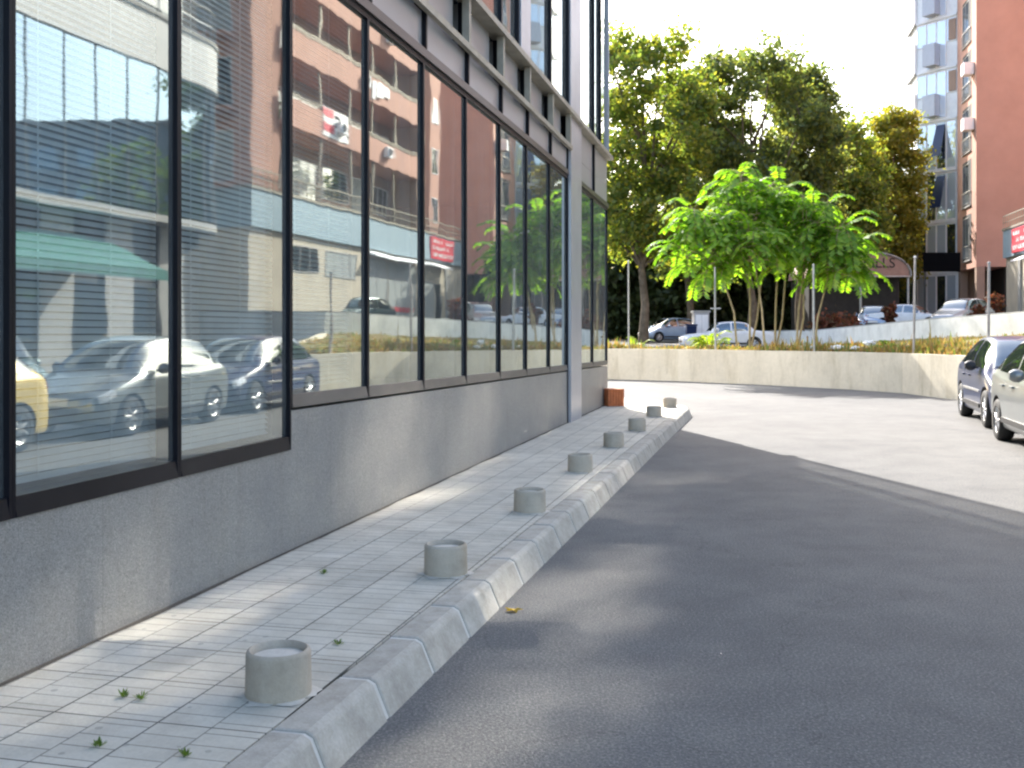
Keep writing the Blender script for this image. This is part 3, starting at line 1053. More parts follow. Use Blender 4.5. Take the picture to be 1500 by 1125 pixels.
A = [  # px base, Y, px crown, y top, y low, radius (m)
    (1080, 33.4, 1030, 275, 405, 1.1, 'bright green sapling spreading farthest left above the low wall'),
    (1098, 34.6, 1086, 216, 370, 1.4, 'tallest bright green sapling in the middle of the clump'),
    (1121, 33.0, 1095, 300, 395, 1.3, 'short sapling in the clump centre with low leaves before the others'),
    (1135, 35.2, 1140, 245, 370, 1.5, 'forked stem sapling in the middle right of the clump'),
    (1166, 34.0, 1190, 262, 395, 1.3, 'slender sapling right of the forked one, with round crown'),
    (1192, 33.4, 1228, 305, 420, .95, 'sapling spreading farthest right with drooping yellow green fronds')]
for i, (pb, Y, pc, yt, yl, rr_, lab) in enumerate(A):
    rnd = random.Random(100 + i)
    x0, z0 = at(pb, Y), 1.05
    xc, zt_, zl = at(pc, Y), zat(yt, Y), zat(yl, Y)
    e = empty('sapling', (x0, Y, z0), 0, lab, 'sapling', 'bright green saplings on the bank')
    tk, lf = MB(), MB()
    zc = (zt_ + zl) / 2
    fork = Vector((x0 + (xc - x0) * .45 + rnd.uniform(-.1, .1), Y + rnd.uniform(-.2, .2), zl + .25))
    tk.tube([(x0, Y, z0 - .2), (x0 + (xc - x0) * .12 + rnd.uniform(-.06, .06), Y, z0 + (zl - z0) * .5), fork], [.038, .033, .025], 8)
    if i in (1, 3, 4):
        tk.tube([(x0 + .02, Y + .05, z0 - .2), (x0 + .28, Y + .1, z0 + 1.0), (x0 + .45 + rnd.uniform(-.2, .2), Y + .3, zl + .5)], [.04, .034, .024], 7)
    na = 16
    for k in range(na):
        t = k / na
        a = k * 2.399 + rnd.uniform(-.3, .3)
        hz = zl + .35 + (zt_ - zl - 1.0) * (t ** .8)
        rad = rr_ * (.95 - .75 * t) * rnd.uniform(.45, 1.0)
        p = Vector((xc + math.cos(a) * rad, Y + math.sin(a) * rad * .9, hz + rnd.uniform(-.45, .3)))
        tk.tube([fork, fork.lerp(p, .55) + Vector((0, 0, .12)), p], [.03, .022, .014], 5)
        for j in range(7):
            frond(lf, p + Vector((0, 0, rnd.uniform(-.25, .12))), a + (j - 3.5) * .8 + rnd.uniform(-.25, .25), rnd.uniform(-.05, 1.0), rnd.uniform(.85, 1.5), rnd, tk)
    tk.build('trunk', M['stem'], e, smooth=60)
    lf.build('crown', M['leaf_ail'], e)


def seedling(name, label, x, y, z, L, nf, seed):
    rnd = random.Random(seed)
    e = empty(name, (x, y, z), 0, label, 'plant')
    lf, st = MB(), MB()
    for k in range(nf):
        frond(lf, Vector((x + rnd.uniform(-.25, .25) * L, y + rnd.uniform(-.2, .2) * L, z - .02 + rnd.uniform(0, .15))), rnd.uniform(0, 6.28), rnd.uniform(.3, 1.2), L * rnd.uniform(.6, 1.1), rnd, st)
    st.build('stems', M['stem'], e)
    lf.build('leaves', M['leaf_lime'], e)


def shrub(name, label, cat, x, y, z, r, h, leafm, seed, group=None, n=26, leaf=.16):
    rnd = random.Random(seed)
    e = empty(name, (x, y, z), 0, label, cat, group)
    lf, st = MB(), MB()
    lob = [(x + rnd.uniform(-.5, .5) * r, y + rnd.uniform(-.5, .5) * r, z + h * rnd.uniform(.3, .8), r * rnd.uniform(.4, .6), h / r * .6) for _ in range(5)]
    crown_mesh(lf, lob, n, 26, r * .35, leaf, rnd)
    for l in lob: st.tube([(x, y, z - .1), (x + (l[0] - x) * .4, y + (l[1] - y) * .4, z + h * .25), l[:3]], [.02, .015, .006], 5)
    st.build('stems', M['stem'], e)
    lf.build('leaves', leafm, e)
    return e


seedling('leafy_weed', 'lime green leafy weed on the wall top by the first post', at(932, 35.3), 35.3, 1.0, .7, 12, 1)
seedling('leafy_weed', 'lime green leafy weed before the white saloon car', at(1037, 33.6), 33.6, 1.0, .95, 20, 2)
seedling('leafy_weed', 'low green weed patch by the white retaining wall foot', at(1300, 29.5), 29.5, 1.05, .6, 12, 3)
shrub('russet_shrub', 'red brown shrub between the blue car and the white car', 'shrub', at(1305, 53.5), 53.5, 1.7, .38, 1.5, M['leaf_red'], 4, n=50, leaf=.2)
shrub('russet_shrub', 'red brown shrub beside the silver estate car', 'shrub', at(1432, 50), 50, 1.7, .45, 1.2, M['leaf_red'], 5, n=40, leaf=.2)
shrub('russet_shrub', 'long low red brown shrub on the far wall top right of the saplings', 'shrub', at(1228, 52.5), 52.5, 1.4, 1.5, 1.0, M['leaf_red'], 6, n=70, leaf=.2)
shrub('russet_shrub', 'red brown shrub under the terracotta tower', 'shrub', at(1455, 56), 56, 1.7, .9, 2.4, M['leaf_red'], 7, n=60, leaf=.22)

# dry grass over the bank
rnd = random.Random(5)
g = MB()
for _ in range(7500):
    i = rnd.randrange(len(rows) - 1)
    a, c = rows[i]; a2, c2 = rows[i + 1]
    t = rnd.random()
    v = rnd.random() ** 1.7
    if rnd.random() < .3: v = .015 + rnd.random() * .05
    p = bank_pt(a.lerp(a2, t), c.lerp(c2, t), v)
    dens = mnoise.noise(Vector((p.x * .5, p.y * .5, 3)))
    if v > .07 and dens < .02 and rnd.random() < .75: continue
    h = rnd.uniform(.03, .12) * (1 + max(0, dens) * 2.6)
    if v < .07: h *= rnd.uniform(.8, 2.0)
    if rnd.random() < .02: h *= 2.0
    az = rnd.uniform(0, 6.28)
    w = rnd.uniform(.012, .04)
    ln = rnd.uniform(.05, .4) * min(h, .3)
    sd = Vector((math.cos(az), math.sin(az), 0)) * w
    ld = Vector((-math.sin(az), math.cos(az), 0)) * ln
    m_ = p + ld * .4 + Vector((0, 0, h * .6))
    g.quad(p - sd, p + sd, m_ + sd * .7, m_ - sd * .7)
    g.add([m_ - sd * .7, m_ + sd * .7, p + ld + Vector((0, 0, h))], [(0, 1, 2)])
tag(g.build('dry_grass', M['weed']), 'dry yellow grass and weeds covering the bank', 'grass', kind='stuff')
# litter on the wall top
for i, (px, Y, s, lab) in enumerate([(1178, 30.5, .13, 'crumpled white plastic bag at the sapling stems'), (1189, 30.1, .10, 'small white plastic scrap beside the third post'),
                                     (1225, 29.6, .18, 'flat white plastic bag right of the third post'), (1253, 28.9, .12, 'white and yellow plastic bag on the wall top'),
                                     (1274, 31.5, .17, 'grey plastic bag lying among the dry grass')]):
    bm = bmesh.new()
    bmesh.ops.create_icosphere(bm, subdivisions=3, radius=1)
    for v in bm.verts:
        nz = mnoise.noise(v.co * 1.7 + Vector((i * 5, 0, 0))) * .5 + mnoise.noise(v.co * 4 + Vector((0, i * 3, 0))) * .25
        v.co = v.co * (1 + nz)
        v.co = Vector((v.co.x * s, v.co.y * s * .8, v.co.z * s * .45))
    me = bpy.data.meshes.new('plastic_bag'); bm.to_mesh(me); bm.free()
    me.materials.append(M['plastic'])
    o = link(bpy.data.objects.new('plastic_bag', me))
    o.location = (at(px, Y), Y, WT + .10 + (.12 if i == 4 else 0))
    tag(o, lab, 'plastic bag', 'litter on the bank')

# ================================================================== CARS
def cr(p0, p1, p2, p3, t):
    return tuple(.5 * ((2 * b_) + (-a_ + c_) * t + (2 * a_ - 5 * b_ + 4 * c_ - d_) * t * t + (-a_ + 3 * b_ - 3 * c_ + d_) * t ** 3)
                 for a_, b_, c_, d_ in zip(p0, p1, p2, p3))


HATCH = [  # x from the nose (0..1), bottom, shoulder, top, half width, half width at top
    (.0, .34, .50, .55, .56, .40), (.018, .24, .60, .66, .72, .52), (.09, .19, .70, .77, .815, .62), (.165, .19, .80, .885, .845, .68),
    (.228, .19, .875, .965, .85, .69), (.305, .19, .915, 1.22, .85, .61), (.40, .19, .93, 1.43, .85, .575), (.54, .19, .94, 1.50, .85, .575),
    (.70, .19, .95, 1.485, .85, .565), (.83, .19, .97, 1.41, .845, .545), (.92, .19, .98, 1.18, .83, .55), (.965, .20, .93, .97, .79, .58),
    (.988, .26, .84, .88, .73, .55), (1.0, .36, .70, .74, .62, .45)]
SEDAN = [
    (.0, .34, .52, .56, .60, .46), (.012, .24, .64, .69, .74, .56), (.08, .19, .72, .78, .80, .66), (.18, .19, .78, .83, .82, .70),
    (.285, .19, .845, .90, .82, .70), (.335, .19, .87, 1.12, .82, .60), (.40, .19, .885, 1.33, .82, .56), (.52, .19, .90, 1.40, .82, .56),
    (.63, .19, .905, 1.385, .82, .555), (.71, .19, .91, 1.30, .82, .555), (.775, .19, .915, 1.06, .82, .60), (.815, .19, .915, .965, .82, .66),
    (.975, .22, .86, .90, .78, .62), (1.0, .36, .70, .74, .70, .52)]
SUV = [(a, c, d + .06, e + (.17 if e > 1.0 else .1), f + .03, g_ + .03) for a, c, d, e, f, g_ in HATCH]


def ring(st, L):
    x, zb, sh, tp, w, wt = st
    X = L * (.5 - x)
    wb = w * .945
    pts = [(0, zb), (w * .84, zb), (w * .975, zb + .09), (w, (zb + sh) * .52), (w * .985, sh - .10), (wb, sh),
           ((wb + wt) * .5 + .022, sh + (tp - .06 - sh) * .55), (wt, tp - .065), (wt * .82, tp - .015), (0, tp)]
    return [(X, a, c) for a, c in pts]


def car_surface(stations, L, u, v):
    n = len(stations)
    i = min(int(u), n - 2); t = u - i
    st = cr(stations[max(i - 1, 0)], stations[i], stations[i + 1], stations[min(i + 2, n - 1)], t)
    rg = ring(st, L)
    j = min(int(v), 8); q = v - j
    return Vector(cr(rg[max(j - 1, 0)], rg[j], rg[j + 1], rg[min(j + 2, 9)], q))


WELL_CUT = {}


def make_car(name, paint, stations, L, wb, rad, label, group=None, res=5, strip=None, cat='car'):
    root = empty(name, (0, 0, 0), 0, label, cat, group)
    n = len(stations)
    us = [i / res for i in range((n - 1) * res + 1)]
    vs_ = [j / 3 for j in range(9 * 3 + 1)]
    mb = MB()
    nv = len(vs_)
    ringn = 2 * nv - 2
    for u in us:
        half = [car_surface(stations, L, u, v) for v in vs_]
        half[0].y = 0; half[-1].y = 0
        full = half + [Vector((p.x, -p.y, p.z)) for p in reversed(half[1:-1])]
        mb.v += [tuple(p) for p in full]
    for i in range(len(us) - 1):
        for k in range(ringn):
            k2 = (k + 1) % ringn
            mb.f.append((i * ringn + k, i * ringn + k2, (i + 1) * ringn + k2, (i + 1) * ringn + k))
    mb.f.append(tuple(range(ringn - 1, -1, -1)))
    mb.f.append(tuple((len(us) - 1) * ringn + k for k in range(ringn)))
    body = mb.build('body', paint, root)
    me = body.data
    bm = bmesh.new(); bm.from_mesh(me); bmesh.ops.recalc_face_normals(bm, faces=bm.faces); bm.to_mesh(me); bm.free()
    me.materials.append(M['trim'])
    # wheel wells
    xf, xr = L * .5 - L * .185, L * .5 - L * .185 - wb
    cut = MB()
    for x in (xf, xr):
        for sg in (-1, 1):
            cut.lathe([(rad + .055, sg * .56), (rad + .055, sg * 1.2)], (x, 0, rad), 28, 'y')
    co = cut.build('cutter', M['trim'])
    co.data.materials.clear(); co.data.materials.append(paint); co.data.materials.append(M['trim'])
    for p in co.data.polygons: p.material_index = 1
    bm = bmesh.new(); bm.from_mesh(co.data); bmesh.ops.recalc_face_normals(bm, faces=bm.faces); bm.to_mesh(co.data); bm.free()
    md = body.modifiers.new('wells', 'BOOLEAN'); md.operation = 'DIFFERENCE'; md.object = co; md.solver = 'EXACT'
    dg = bpy.context.evaluated_depsgraph_get()
    new = bpy.data.meshes.new_from_object(body.evaluated_get(dg))
    body.modifiers.clear(); body.data = new; new.name = 'body'
    bpy.data.objects.remove(co)
    for p in new.polygons: p.use_smooth = True
    new.set_sharp_from_angle(angle=R(38))

    def patch(nm, mat, u0, u1, v0, v1, side, off=.005, nu=10, nw=6, both=False, curve=None):
        q = MB()
        rng = []
        for a in range(nu + 1):
            row = []
            for c in range(nw * (2 if both else 1) + 1):
                if both:
                    t = c / (2 * nw); vv = v0 + (9 - v0) * (1 - abs(2 * t - 1)); sg = 1 if t <= .5 else -1
                else:
                    vv = v0 + (v1 - v0) * c / nw; sg = side
                u = u0 + (u1 - u0) * a / nu
                if curve: u += curve * (1 - abs((9 - vv) / (9 - v0)) ** 2) if both else 0
                p = car_surface(stations, L, u, vv)
                pu = car_surface(stations, L, u + .02, vv) - p
                pv = car_surface(stations, L, u, min(vv + .02, 8.999)) - car_surface(stations, L, u, min(vv + .02, 8.999) - .02)
                nn = pu.cross(pv).normalized()
                if nn.y < -.02 or (abs(nn.y) <= .02 and nn.z < 0): nn = -nn
                p = p + nn * off
                row.append(Vector((p.x, p.y * sg, p.z)))
            rng.append(row)
        k = len(rng[0])
        for row in rng: q.v += [tuple(p) for p in row]
        for a in range(nu):
            for c in range(k - 1):
                q.f.append((a * k + c, a * k + c + 1, (a + 1) * k + c + 1, (a + 1) * k + c))
        return q.build(nm, mat, root, smooth=180)

    patch('windscreen', M['car_glass'], 4.25, 5.92, 7.1, 9, 1, both=True)
    patch('rear_window', M['car_glass'], 9.25, 10.75 if stations is not SEDAN else 10.7, 7.1, 9, 1, both=True)
    for sg in (1, -1):
        patch('side_window', M['car_glass'], 4.95, 6.92, 5.2, 6.92, sg)
        patch('side_window', M['car_glass'], 7.08, 8.85, 5.2, 6.92, sg)
        if stations is not SEDAN: patch('quarter_window', M['car_glass'], 9.0, 9.7, 5.3, 6.8, sg)
        patch('headlight', M['lamp_clear'], 1.05, 2.1, 4.0, 5.35, sg, .006)
        patch('tail_light', M['lamp_red'], 12.05 if stations is SEDAN else 11.0, 12.85 if stations is SEDAN else 12.1, 3.9, 5.4, sg, .006)
        h = MB()
        for xx in (L * (.5 - .545), L * (.5 - .70)): h.box(xx - .09, xx + .09, sg * .845, sg * .875, .80, .83)
        h.build('door_handle', paint, root, bevel=.006)
        mr = MB(); xm = L * (.5 - .36)
        mr.lathe([(0, -.09), (.05, -.085), (.085, -.03), (.09, .03), (.06, .08), (0, .09)], (xm, sg * .95, 1.0), 14, 'y')
        mr.box(xm - .03, xm + .03, min(sg * .82, sg * .92), max(sg * .82, sg * .92), .95, .99)
        mr.build('door_mirror', paint if strip is None else M['trim'], root, smooth=40)
        sk = MB(); sk.box(xr + rad + .08, xf - rad - .08, sg * .845, sg * .87, .30, .37) if sg > 0 else sk.box(xr + rad + .08, xf - rad - .08, -.87, -.845, .30, .37)
        sk.build('sill_strip', M['trim'], root)
        if strip:
            s2 = MB(); s2.box(xr + rad + .1, xf - rad - .1, min(sg * .85, sg * .868), max(sg * .85, sg * .868), .56, .60); s2.build('side_moulding', strip, root, bevel=.005)
    gr = MB(); gr.box(L * .5 - .03, L * .5 + .012, -.42, .42, .36, .47); gr.build('grille', M['trim'], root)
    for sx in (1, -1):
        pl = MB(); pl.box(sx * (L * .5 + .003) - .012, sx * (L * .5 + .003) + .014, -.26, .26, .49 if sx > 0 else .58, .60 if sx > 0 else .69); pl.build('number_plate', M['plate'], root)
    bp = MB(); bp.box(-L * .5 - .02, -L * .5 + .05, -.6, .6, .38, .50); bp.build('rear_bumper', M['trim'], root, bevel=.01)
    # wheels
    for x in (xf, xr):
        for sg in (1, -1):
            yc = sg * (.85 - .10)
            wroot = MB()
            wroot.lathe([(rad * .66, -.10), (rad * .9, -.105), (rad * .985, -.08), (rad, 0), (rad * .985, .08), (rad * .9, .105), (rad * .66, .10)], (x, yc, rad), 28, 'y', True)
            ty = wroot.build('wheel', M['tyre'], root, smooth=50)
            rm = MB()
            yo = yc + sg * .075
            rm.lathe([(rad * .56, -.07), (rad * .67, -.09), (rad * .67, .09), (rad * .60, .085), (rad * .56, .02)], (x, yc, rad), 28, 'y', True)
            for k in range(7):
                a = k * 2 * math.pi / 7
                c0 = Vector((x + math.cos(a) * .03, yo, rad + math.sin(a) * .03))
                c1 = Vector((x + math.cos(a) * rad * .6, yo - sg * .015, rad + math.sin(a) * rad * .6))
                rm.tube([c0, c1], [.022, .03], 6)
            rm.lathe([(0, -.02), (.055, -.018), (.055, .015), (0, .022)], (x, yo, rad), 16, 'y')
            rm.build('rim', M['rim'], ty, smooth=40)
            dk = MB(); dk.lathe([(0, -.01), (rad * .6, -.01), (rad * .6, .01), (0, .01)], (x, yc + sg * .02, rad), 24, 'y'); dk.build('brake_disc', M['trim'], ty)
    return root


def put(root, x, y, z, heading):
    root.location = (x, y, z)
    root.rotation_euler = (0, 0, heading)


def place_between(root, front, rear, side, wb, L, z=0):
    """front / rear: ground points under the wheels of the given side (+1 left, -1 right)."""
    f, r = Vector((*front, 0)), Vector((*rear, 0))
    d = (f - r).normalized()
    left = Vector((-d.y, d.x, 0))
    mid = (f + r) / 2 - left * side * .85
    xmid = (L * .5 - L * .185) - wb / 2
    c = mid - d * xmid
    put(root, c.x, c.y, z, math.atan2(d.y, d.x))


GC = 'cars parked along the right side of the road'
blue = make_car('parked_car', M['paint_blue'], HATCH, 4.05, 2.5, .31, 'dark blue hatchback with a bright side strip, parked facing the camera', GC, strip=M['rim'])
place_between(blue, (7.72, 16.75), (8.40, 19.2), -1, 2.5, 4.05)
silver = make_car('parked_car', M['paint_silver'], HATCH, 3.9, 2.42, .30, 'silver hatchback at the right edge, parked before the dark blue one', GC)
place_between(silver, (6.42, 12.5), (7.02, 14.85), -1, 2.42, 3.9)
yellow = make_car('parked_car', M['paint_yellow'], HATCH, 3.9, 2.42, .30, 'yellow hatchback seen only as a reflection in the first window', GC)
place_between(yellow, (5.55, 7.9), (6.05, 10.25), -1, 2.42, 3.9)
teal = make_car('parked_car', M['paint_teal'], SUV, 4.5, 2.65, .34, 'dark green estate car reflected behind the silver one', GC)
put(teal, 11.6, 13.4, 0, math.radians(198))
GL = 'cars beyond the bank and on the upper lot'
Yc = 50.5
white = make_car('saloon_car', M['paint_white'], SEDAN, 4.5, 2.6, .31, 'white saloon car standing side-on behind the saplings', GL)
put(white, at(1064, Yc), Yc, .72, math.pi)
sky = make_car('hatchback_car', M['paint_sky'], HATCH, 3.8, 2.4, .30, 'small pale blue hatchback far behind the first fence posts', GL)
put(sky, at(981, 64), 64, 1.0, R(200))
lot_blue = copy_tree(sky)
tag(lot_blue, 'light blue hatchback on the upper lot left of the red brown shrub', 'car', GL)
put(lot_blue, at(1279, 60), 60, 1.66, R(250))
lot_white = copy_tree(white)
lot_white.name = 'saloon_car'
tag(lot_white, 'white saloon car on the upper lot right of the red brown shrub', 'car', GL)
put(lot_white, at(1332, 58), 58, 1.78, R(318))
est = make_car('estate_car', M['paint_grey'], SUV, 4.5, 2.65, .34, 'silver grey estate car on the upper lot above the white wall', GL)
put(est, at(1410, 54), 54, 1.72, R(222))
e2 = copy_tree(teal)
e2.name = 'estate_car'
tag(e2, 'dark green estate car on the upper lot reflected in the glass', 'car', GL)
put(e2, 24.6, 44, 1.72, R(262))

# ================================================================== OPPOSITE BUILDINGS
def win_grid(parent, fr, u0, u1, z0, z1, m, glass, frame=M['white'], nmull=1, depth=.12, name='window'):
    """One framed window set into the face at m."""
    f = MB(); t = .05
    f.box(u0, u1, m - .02, m + .03, z0, z0 + t, fr); f.box(u0, u1, m - .02, m + .03, z1 - t, z1, fr)
    f.box(u0, u0 + t, m - .02, m + .029, z0 + t + .001, z1 - t - .001, fr); f.box(u1 - t, u1, m - .02, m + .029, z0 + t + .001, z1 - t - .001, fr)
    for k in range(nmull):
        c = u0 + (u1 - u0) * (k + 1) / (nmull + 1)
        f.box(c - t / 2, c + t / 2, m - .02, m + .028, z0 + t + .001, z1 - t - .001, fr)
    w = f.build(name, frame, parent)
    g = MB(); g.quad(fr(u0 + t, m + .005, z0 + t), fr(u1 - t, m + .005, z0 + t), fr(u1 - t, m + .005, z1 - t), fr(u0 + t, m + .005, z1 - t))
    g.build('pane', glass, w)
    return w


# ---- apartment block on its shop podium
apt = empty('apartment_block', tuple(AB(8, 0, 1.7)), 0, 'terracotta apartment block with long balconies above a shop podium with blue grey band', 'building')
U0, U1 = -3.88, 25.9
BZ0, BZ1 = 6.40, 8.15
q = MB(); q.box(U0, U1, -16, 0, 1.5, BZ0 - .002, AB); q.build('podium_wall', M['beige'], apt)
q = MB(); q.box(U0 - .1, U1 + .1, -16, .18, BZ0, BZ1, AB); q.build('fascia_band', M['band'], apt)
q = MB(); q.box(U0 - .14, U1 + .14, -16.0, .24, BZ1 + .002, BZ1 + .14, AB); q.build('coping', M['rail'], apt)
q = MB()
for k in range(60):
    c = U0 + (U1 - U0) * k / 59
    q.box(c - .02, c + .02, .16, .20, BZ1 + .142, BZ1 + .9, AB)
q.box(U0, U1, .15, .21, BZ1 + .9, BZ1 + .96, AB); q.box(U0, U1, .16, .20, BZ1 + .5, BZ1 + .53, AB)
q.build('terrace_railing', M['rail'], apt)
for a, c, z0, z1, gl, nm in [(-.2, 2.5, 4.6, 5.9, M['win'], 2), (3.6, 7.3, 4.5, 5.9, M['pale_win'], 3), (9.0, 12.4, 2.0, 5.9, M['pale_win'], 1), (12.6, 17.2, 2.0, 5.9, M['pale_win'], 3),
                             (18.2, 19.9, 2.0, 4.9, M['pale_win'], 1), (20.3, 21.4, 2.0, 4.9, M['win'], 0)]:
    win_grid(apt, AB, a, c, z0, z1, .004, gl, M['grey'], nm, name='shop_window')
for a, c in ((8.9, 17.4), (18.0, 22.2)):
    q = MB(); q.hexa([AB(a, 0, 6.12), AB(c, 0, 6.12), AB(c, .7, 5.92), AB(a, .7, 5.92), AB(a, 0, 6.3), AB(c, 0, 6.3), AB(c, .7, 6.0), AB(a, .7, 6.0)])
    q.build('canopy', M['white'], apt)
q = MB(); rr2 = random.Random(4)
u = 9.4
while u < 16.6:
    w_ = rr2.uniform(.12, .34); q.box(u, u + w_, .05, .055, 2.86, 2.86 + rr2.uniform(.22, .34), AB); u += w_ + rr2.uniform(.06, .2)
q.build('window_lettering', M['red_marks'], apt)
q = MB(); q.box(22.4, 22.9, 0, .1, 1.8, 6.3, AB); q.build('downpipe_pier', M['grey'], apt)
# signboard
sg_ = empty('red_signboard', tuple(AB(20.9, .2, 6.5)), 0, 'red shop signboard with white lettering fixed on the blue grey band', 'sign')
q = MB(); q.box(18.9, 23.6, .185, .28, 6.55, 8.02, AB); q.build('board', M['red'], sg_)
rr2 = random.Random(9)
for z0, h, spans in ((7.62, .22, [(19.2, 20.0), (20.15, 20.9), (21.9, 23.2)]), (7.18, .24, [(19.1, 19.8), (19.95, 20.4), (20.55, 21.6), (22.0, 22.5)]), (6.72, .26, [(19.2, 20.3), (20.5, 21.3), (21.5, 22.2), (22.4, 23.3)])):
    q = MB()
    for a, c in spans:
        u = a
        while u < c:
            w_ = rr2.uniform(.10, .16)
            q.box(u, u + .045, .283, .29, z0, z0 + h, AB)
            q.box(u + .046, u + w_, .283, .289, z0 + (0 if rr2.random() < .5 else h * .6), z0 + h * (.3 if rr2.random() < .5 else .99), AB)
            u += w_ + .06
    q.build('lettering', M['marks'], sg_)
# balcony front
FL = [8.15 + 3.4 * k for k in range(9)]
TOP = FL[-1] + 3.4
BU0, BU1 = -1.1, 17.2
q = MB(); q.box(-3.6, BU0 - .002, -14, .0, BZ1 + .2, TOP, AB); q.build('corner_pier', M['pink'], apt)
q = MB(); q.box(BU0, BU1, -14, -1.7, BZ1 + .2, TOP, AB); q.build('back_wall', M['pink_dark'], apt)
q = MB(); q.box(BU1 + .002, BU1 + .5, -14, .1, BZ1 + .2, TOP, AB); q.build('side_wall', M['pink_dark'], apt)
q = MB(); q.box(BU1 + .502, 19.6, -14, -.7, BZ1 + .2, TOP, AB); q.build('recessed_wall', M['grey'], apt)
q = MB(); q.box(19.602, 21.6, -14, -.1, BZ1 + .2, TOP, AB); q.build('stair_wall', M['pink'], apt)
q = MB(); q.box(-3.7, 21.7, -14, .05, TOP + .002, TOP + .5, AB); q.build('roof', M['grey'], apt)
rr2 = random.Random(21)
for k, fz in enumerate(FL):
    nxt = FL[k + 1] if k + 1 < len(FL) else TOP - .2
    if k > 0:
        q = MB(); q.box(BU0, BU1, -1.7, .3, fz - .02, fz + .22, AB); q.box(BU0, BU1, .16, .3, fz + .222, fz + 1.32, AB)
        par = q.build('balcony_parapet', M['pink'], apt)
        q = MB()
        for zz in (1.42, 1.54): q.box(BU0, BU1, .2, .26, fz + zz, fz + zz + .05, AB)
        for j in range(14):
            c = BU0 + .05 + (BU1 - BU0 - .1) * j / 13
            q.box(c - .02, c + .02, .21, .25, fz + 1.322, fz + 1.53, AB)
        q.build('balcony_rail', M['rail'], apt)
    for j in range(5):
        c = BU0 + (BU1 - BU0) * (j + .5) / 5
        w0, w1 = c - 1.5, c + 1.5
        win_grid(apt, AB, w0, w1, fz + (.3 if j % 2 else .9), nxt - .75, -1.695, M['win'] if rr2.random() < .6 else M['pale_win'], M['white'], 2)
        if j:
            p = MB(); pc = BU0 + (BU1 - BU0) * j / 5
            p.box(pc - .06, pc + .06, .05, .158, fz + .24, nxt - .03, AB); p.build('balcony_post', M['rail'], apt)
        if rr2.random() < .2 and k:
            ac = MB(); ac.box(c - .45, c + .45, .32, .62, fz + .5, fz + 1.1, AB); a_ = ac.build('air_conditioner', M['white'], apt, bevel=.02)
            fn = MB(); fn.lathe([(0, 0), (.24, 0), (.24, .02), (0, .02)], AB(c - .12, .60, fz + .8), 16, 'y'); fn.build('fan_grille', M['grey'], a_)
    win_grid(apt, AB, 18.1, 19.3, fz + .9, fz + 2.6, -.695, M['win'], M['white'], 1)
    win_grid(apt, AB, 20.1, 21.2, fz + .9, fz + 2.6, -.095, M['win'], M['white'], 1)


def AE(a, m, z):                              # end face of the block, towards the camera
    return AB(-3.6 - m, -a, z)


for k, fz in enumerate(FL):
    for a in (1.0, 4.6, 8.2):
        win_grid(apt, AE, a, a + 2.4, fz + .4, fz + 2.7, .004, M['pale_win'] if (k + int(a)) % 2 else M['win'], M['white'], 1)
        q = MB(); q.box(a - .2, a + 2.6, .01, 1.0, fz + .05, fz + .2, AE)
        s_ = q.build('balcony', M['pink'], apt)
        q = MB()
        for j in range(9): q.box(a - .18 + j * .345 - .015, a - .18 + j * .345 + .015, .95, .98, fz + .2, fz + 1.15, AE)
        q.box(a - .2, a + 2.6, .94, .99, fz + 1.15, fz + 1.2, AE); q.box(a - .2, a + 2.6, .94, .99, fz + .7, fz + .73, AE)
        q.build('railing', M['steel'], s_)
# mirror panes added to the upper balconies to throw sun patches on the road
for u0, u1, z0, z1 in [(2.1, 2.8, 29.7, 31.85), (2.9, 3.5, 30.0, 31.85), (3.8, 4.05, 29.6, 31.4), (.55, 1.1, 28.9, 31.0), (1.2, 1.75, 29.0, 30.7), (-.6, -.1, 29.8, 31.85), (.0, .4, 30.3, 31.85),
                       (5.75, 6.08, 29.4, 31.8), (6.4, 6.72, 29.5, 31.8), (7.1, 7.5, 29.2, 31.8), (4.5, 4.85, 30.0, 31.8),
                       (4.4, 4.95, 33.3, 34.7), (5.05, 5.6, 33.6, 34.5), (3.2, 3.6, 33.0, 33.8), (7.7, 8.3, 33.2, 35.0), (8.4, 8.8, 33.4, 35.0), (9.1, 9.3, 33.4, 34.9),
                       (9.9, 10.15, 33.6, 35.1), (10.5, 10.75, 33.6, 35.1), (11.1, 11.5, 33.6, 35.1), (13.6, 14.1, 33.3, 33.9), (15.0, 15.4, 33.3, 33.8)]:
    win_grid(apt, AB, u0 - .05, u1 + .05, z0 - .05, z1 + .05, .34, M['sun_mirror'], M['white'], 0, name='balcony_mirror_pane')
# banner and washing on the balconies
bn = empty('balcony_banner', tuple(AB(3.9, .33, 11.6)), 0, 'red and white banner with dark swirls tied to a balcony parapet', 'banner')
q = MB(); q.box(2.4, 5.6, .315, .335, 11.7, 13.2, AB); q.build('cloth', M['marks'], bn)
q = MB(); q.box(2.42, 3.7, .338, .345, 12.75, 13.15, AB); q.box(2.42, 3.75, .338, .345, 11.95, 12.4, AB); q.build('red_blocks', M['red'], bn)
q = MB()
for dz in (0, .42):
    for j in range(12):
        u = 3.85 + j * .14
        z = 12.85 - dz - .35 * (j / 11) + .09 * math.sin(j * .9)
        q.box(u, u + .138, .338, .346, z - .09, z + .09, AB)
q.build('dark_swirl', M['black'], bn)
ws = MB()
for j, (u, w_, h, dep) in enumerate([(9.3, .5, 1.0, .0), (9.9, .8, .8, .02), (10.8, 1.1, .6, .0)]):
    ws.box(u, u + w_, .36 + dep, .38 + dep, 16.1 - h, 16.1, AB)
tag(ws.build('washing', M['white'], None), 'pale washing hung over a high balcony rail', 'laundry')

# ---- terracotta tower at the far end
KX, KY = 34.1, 75.2


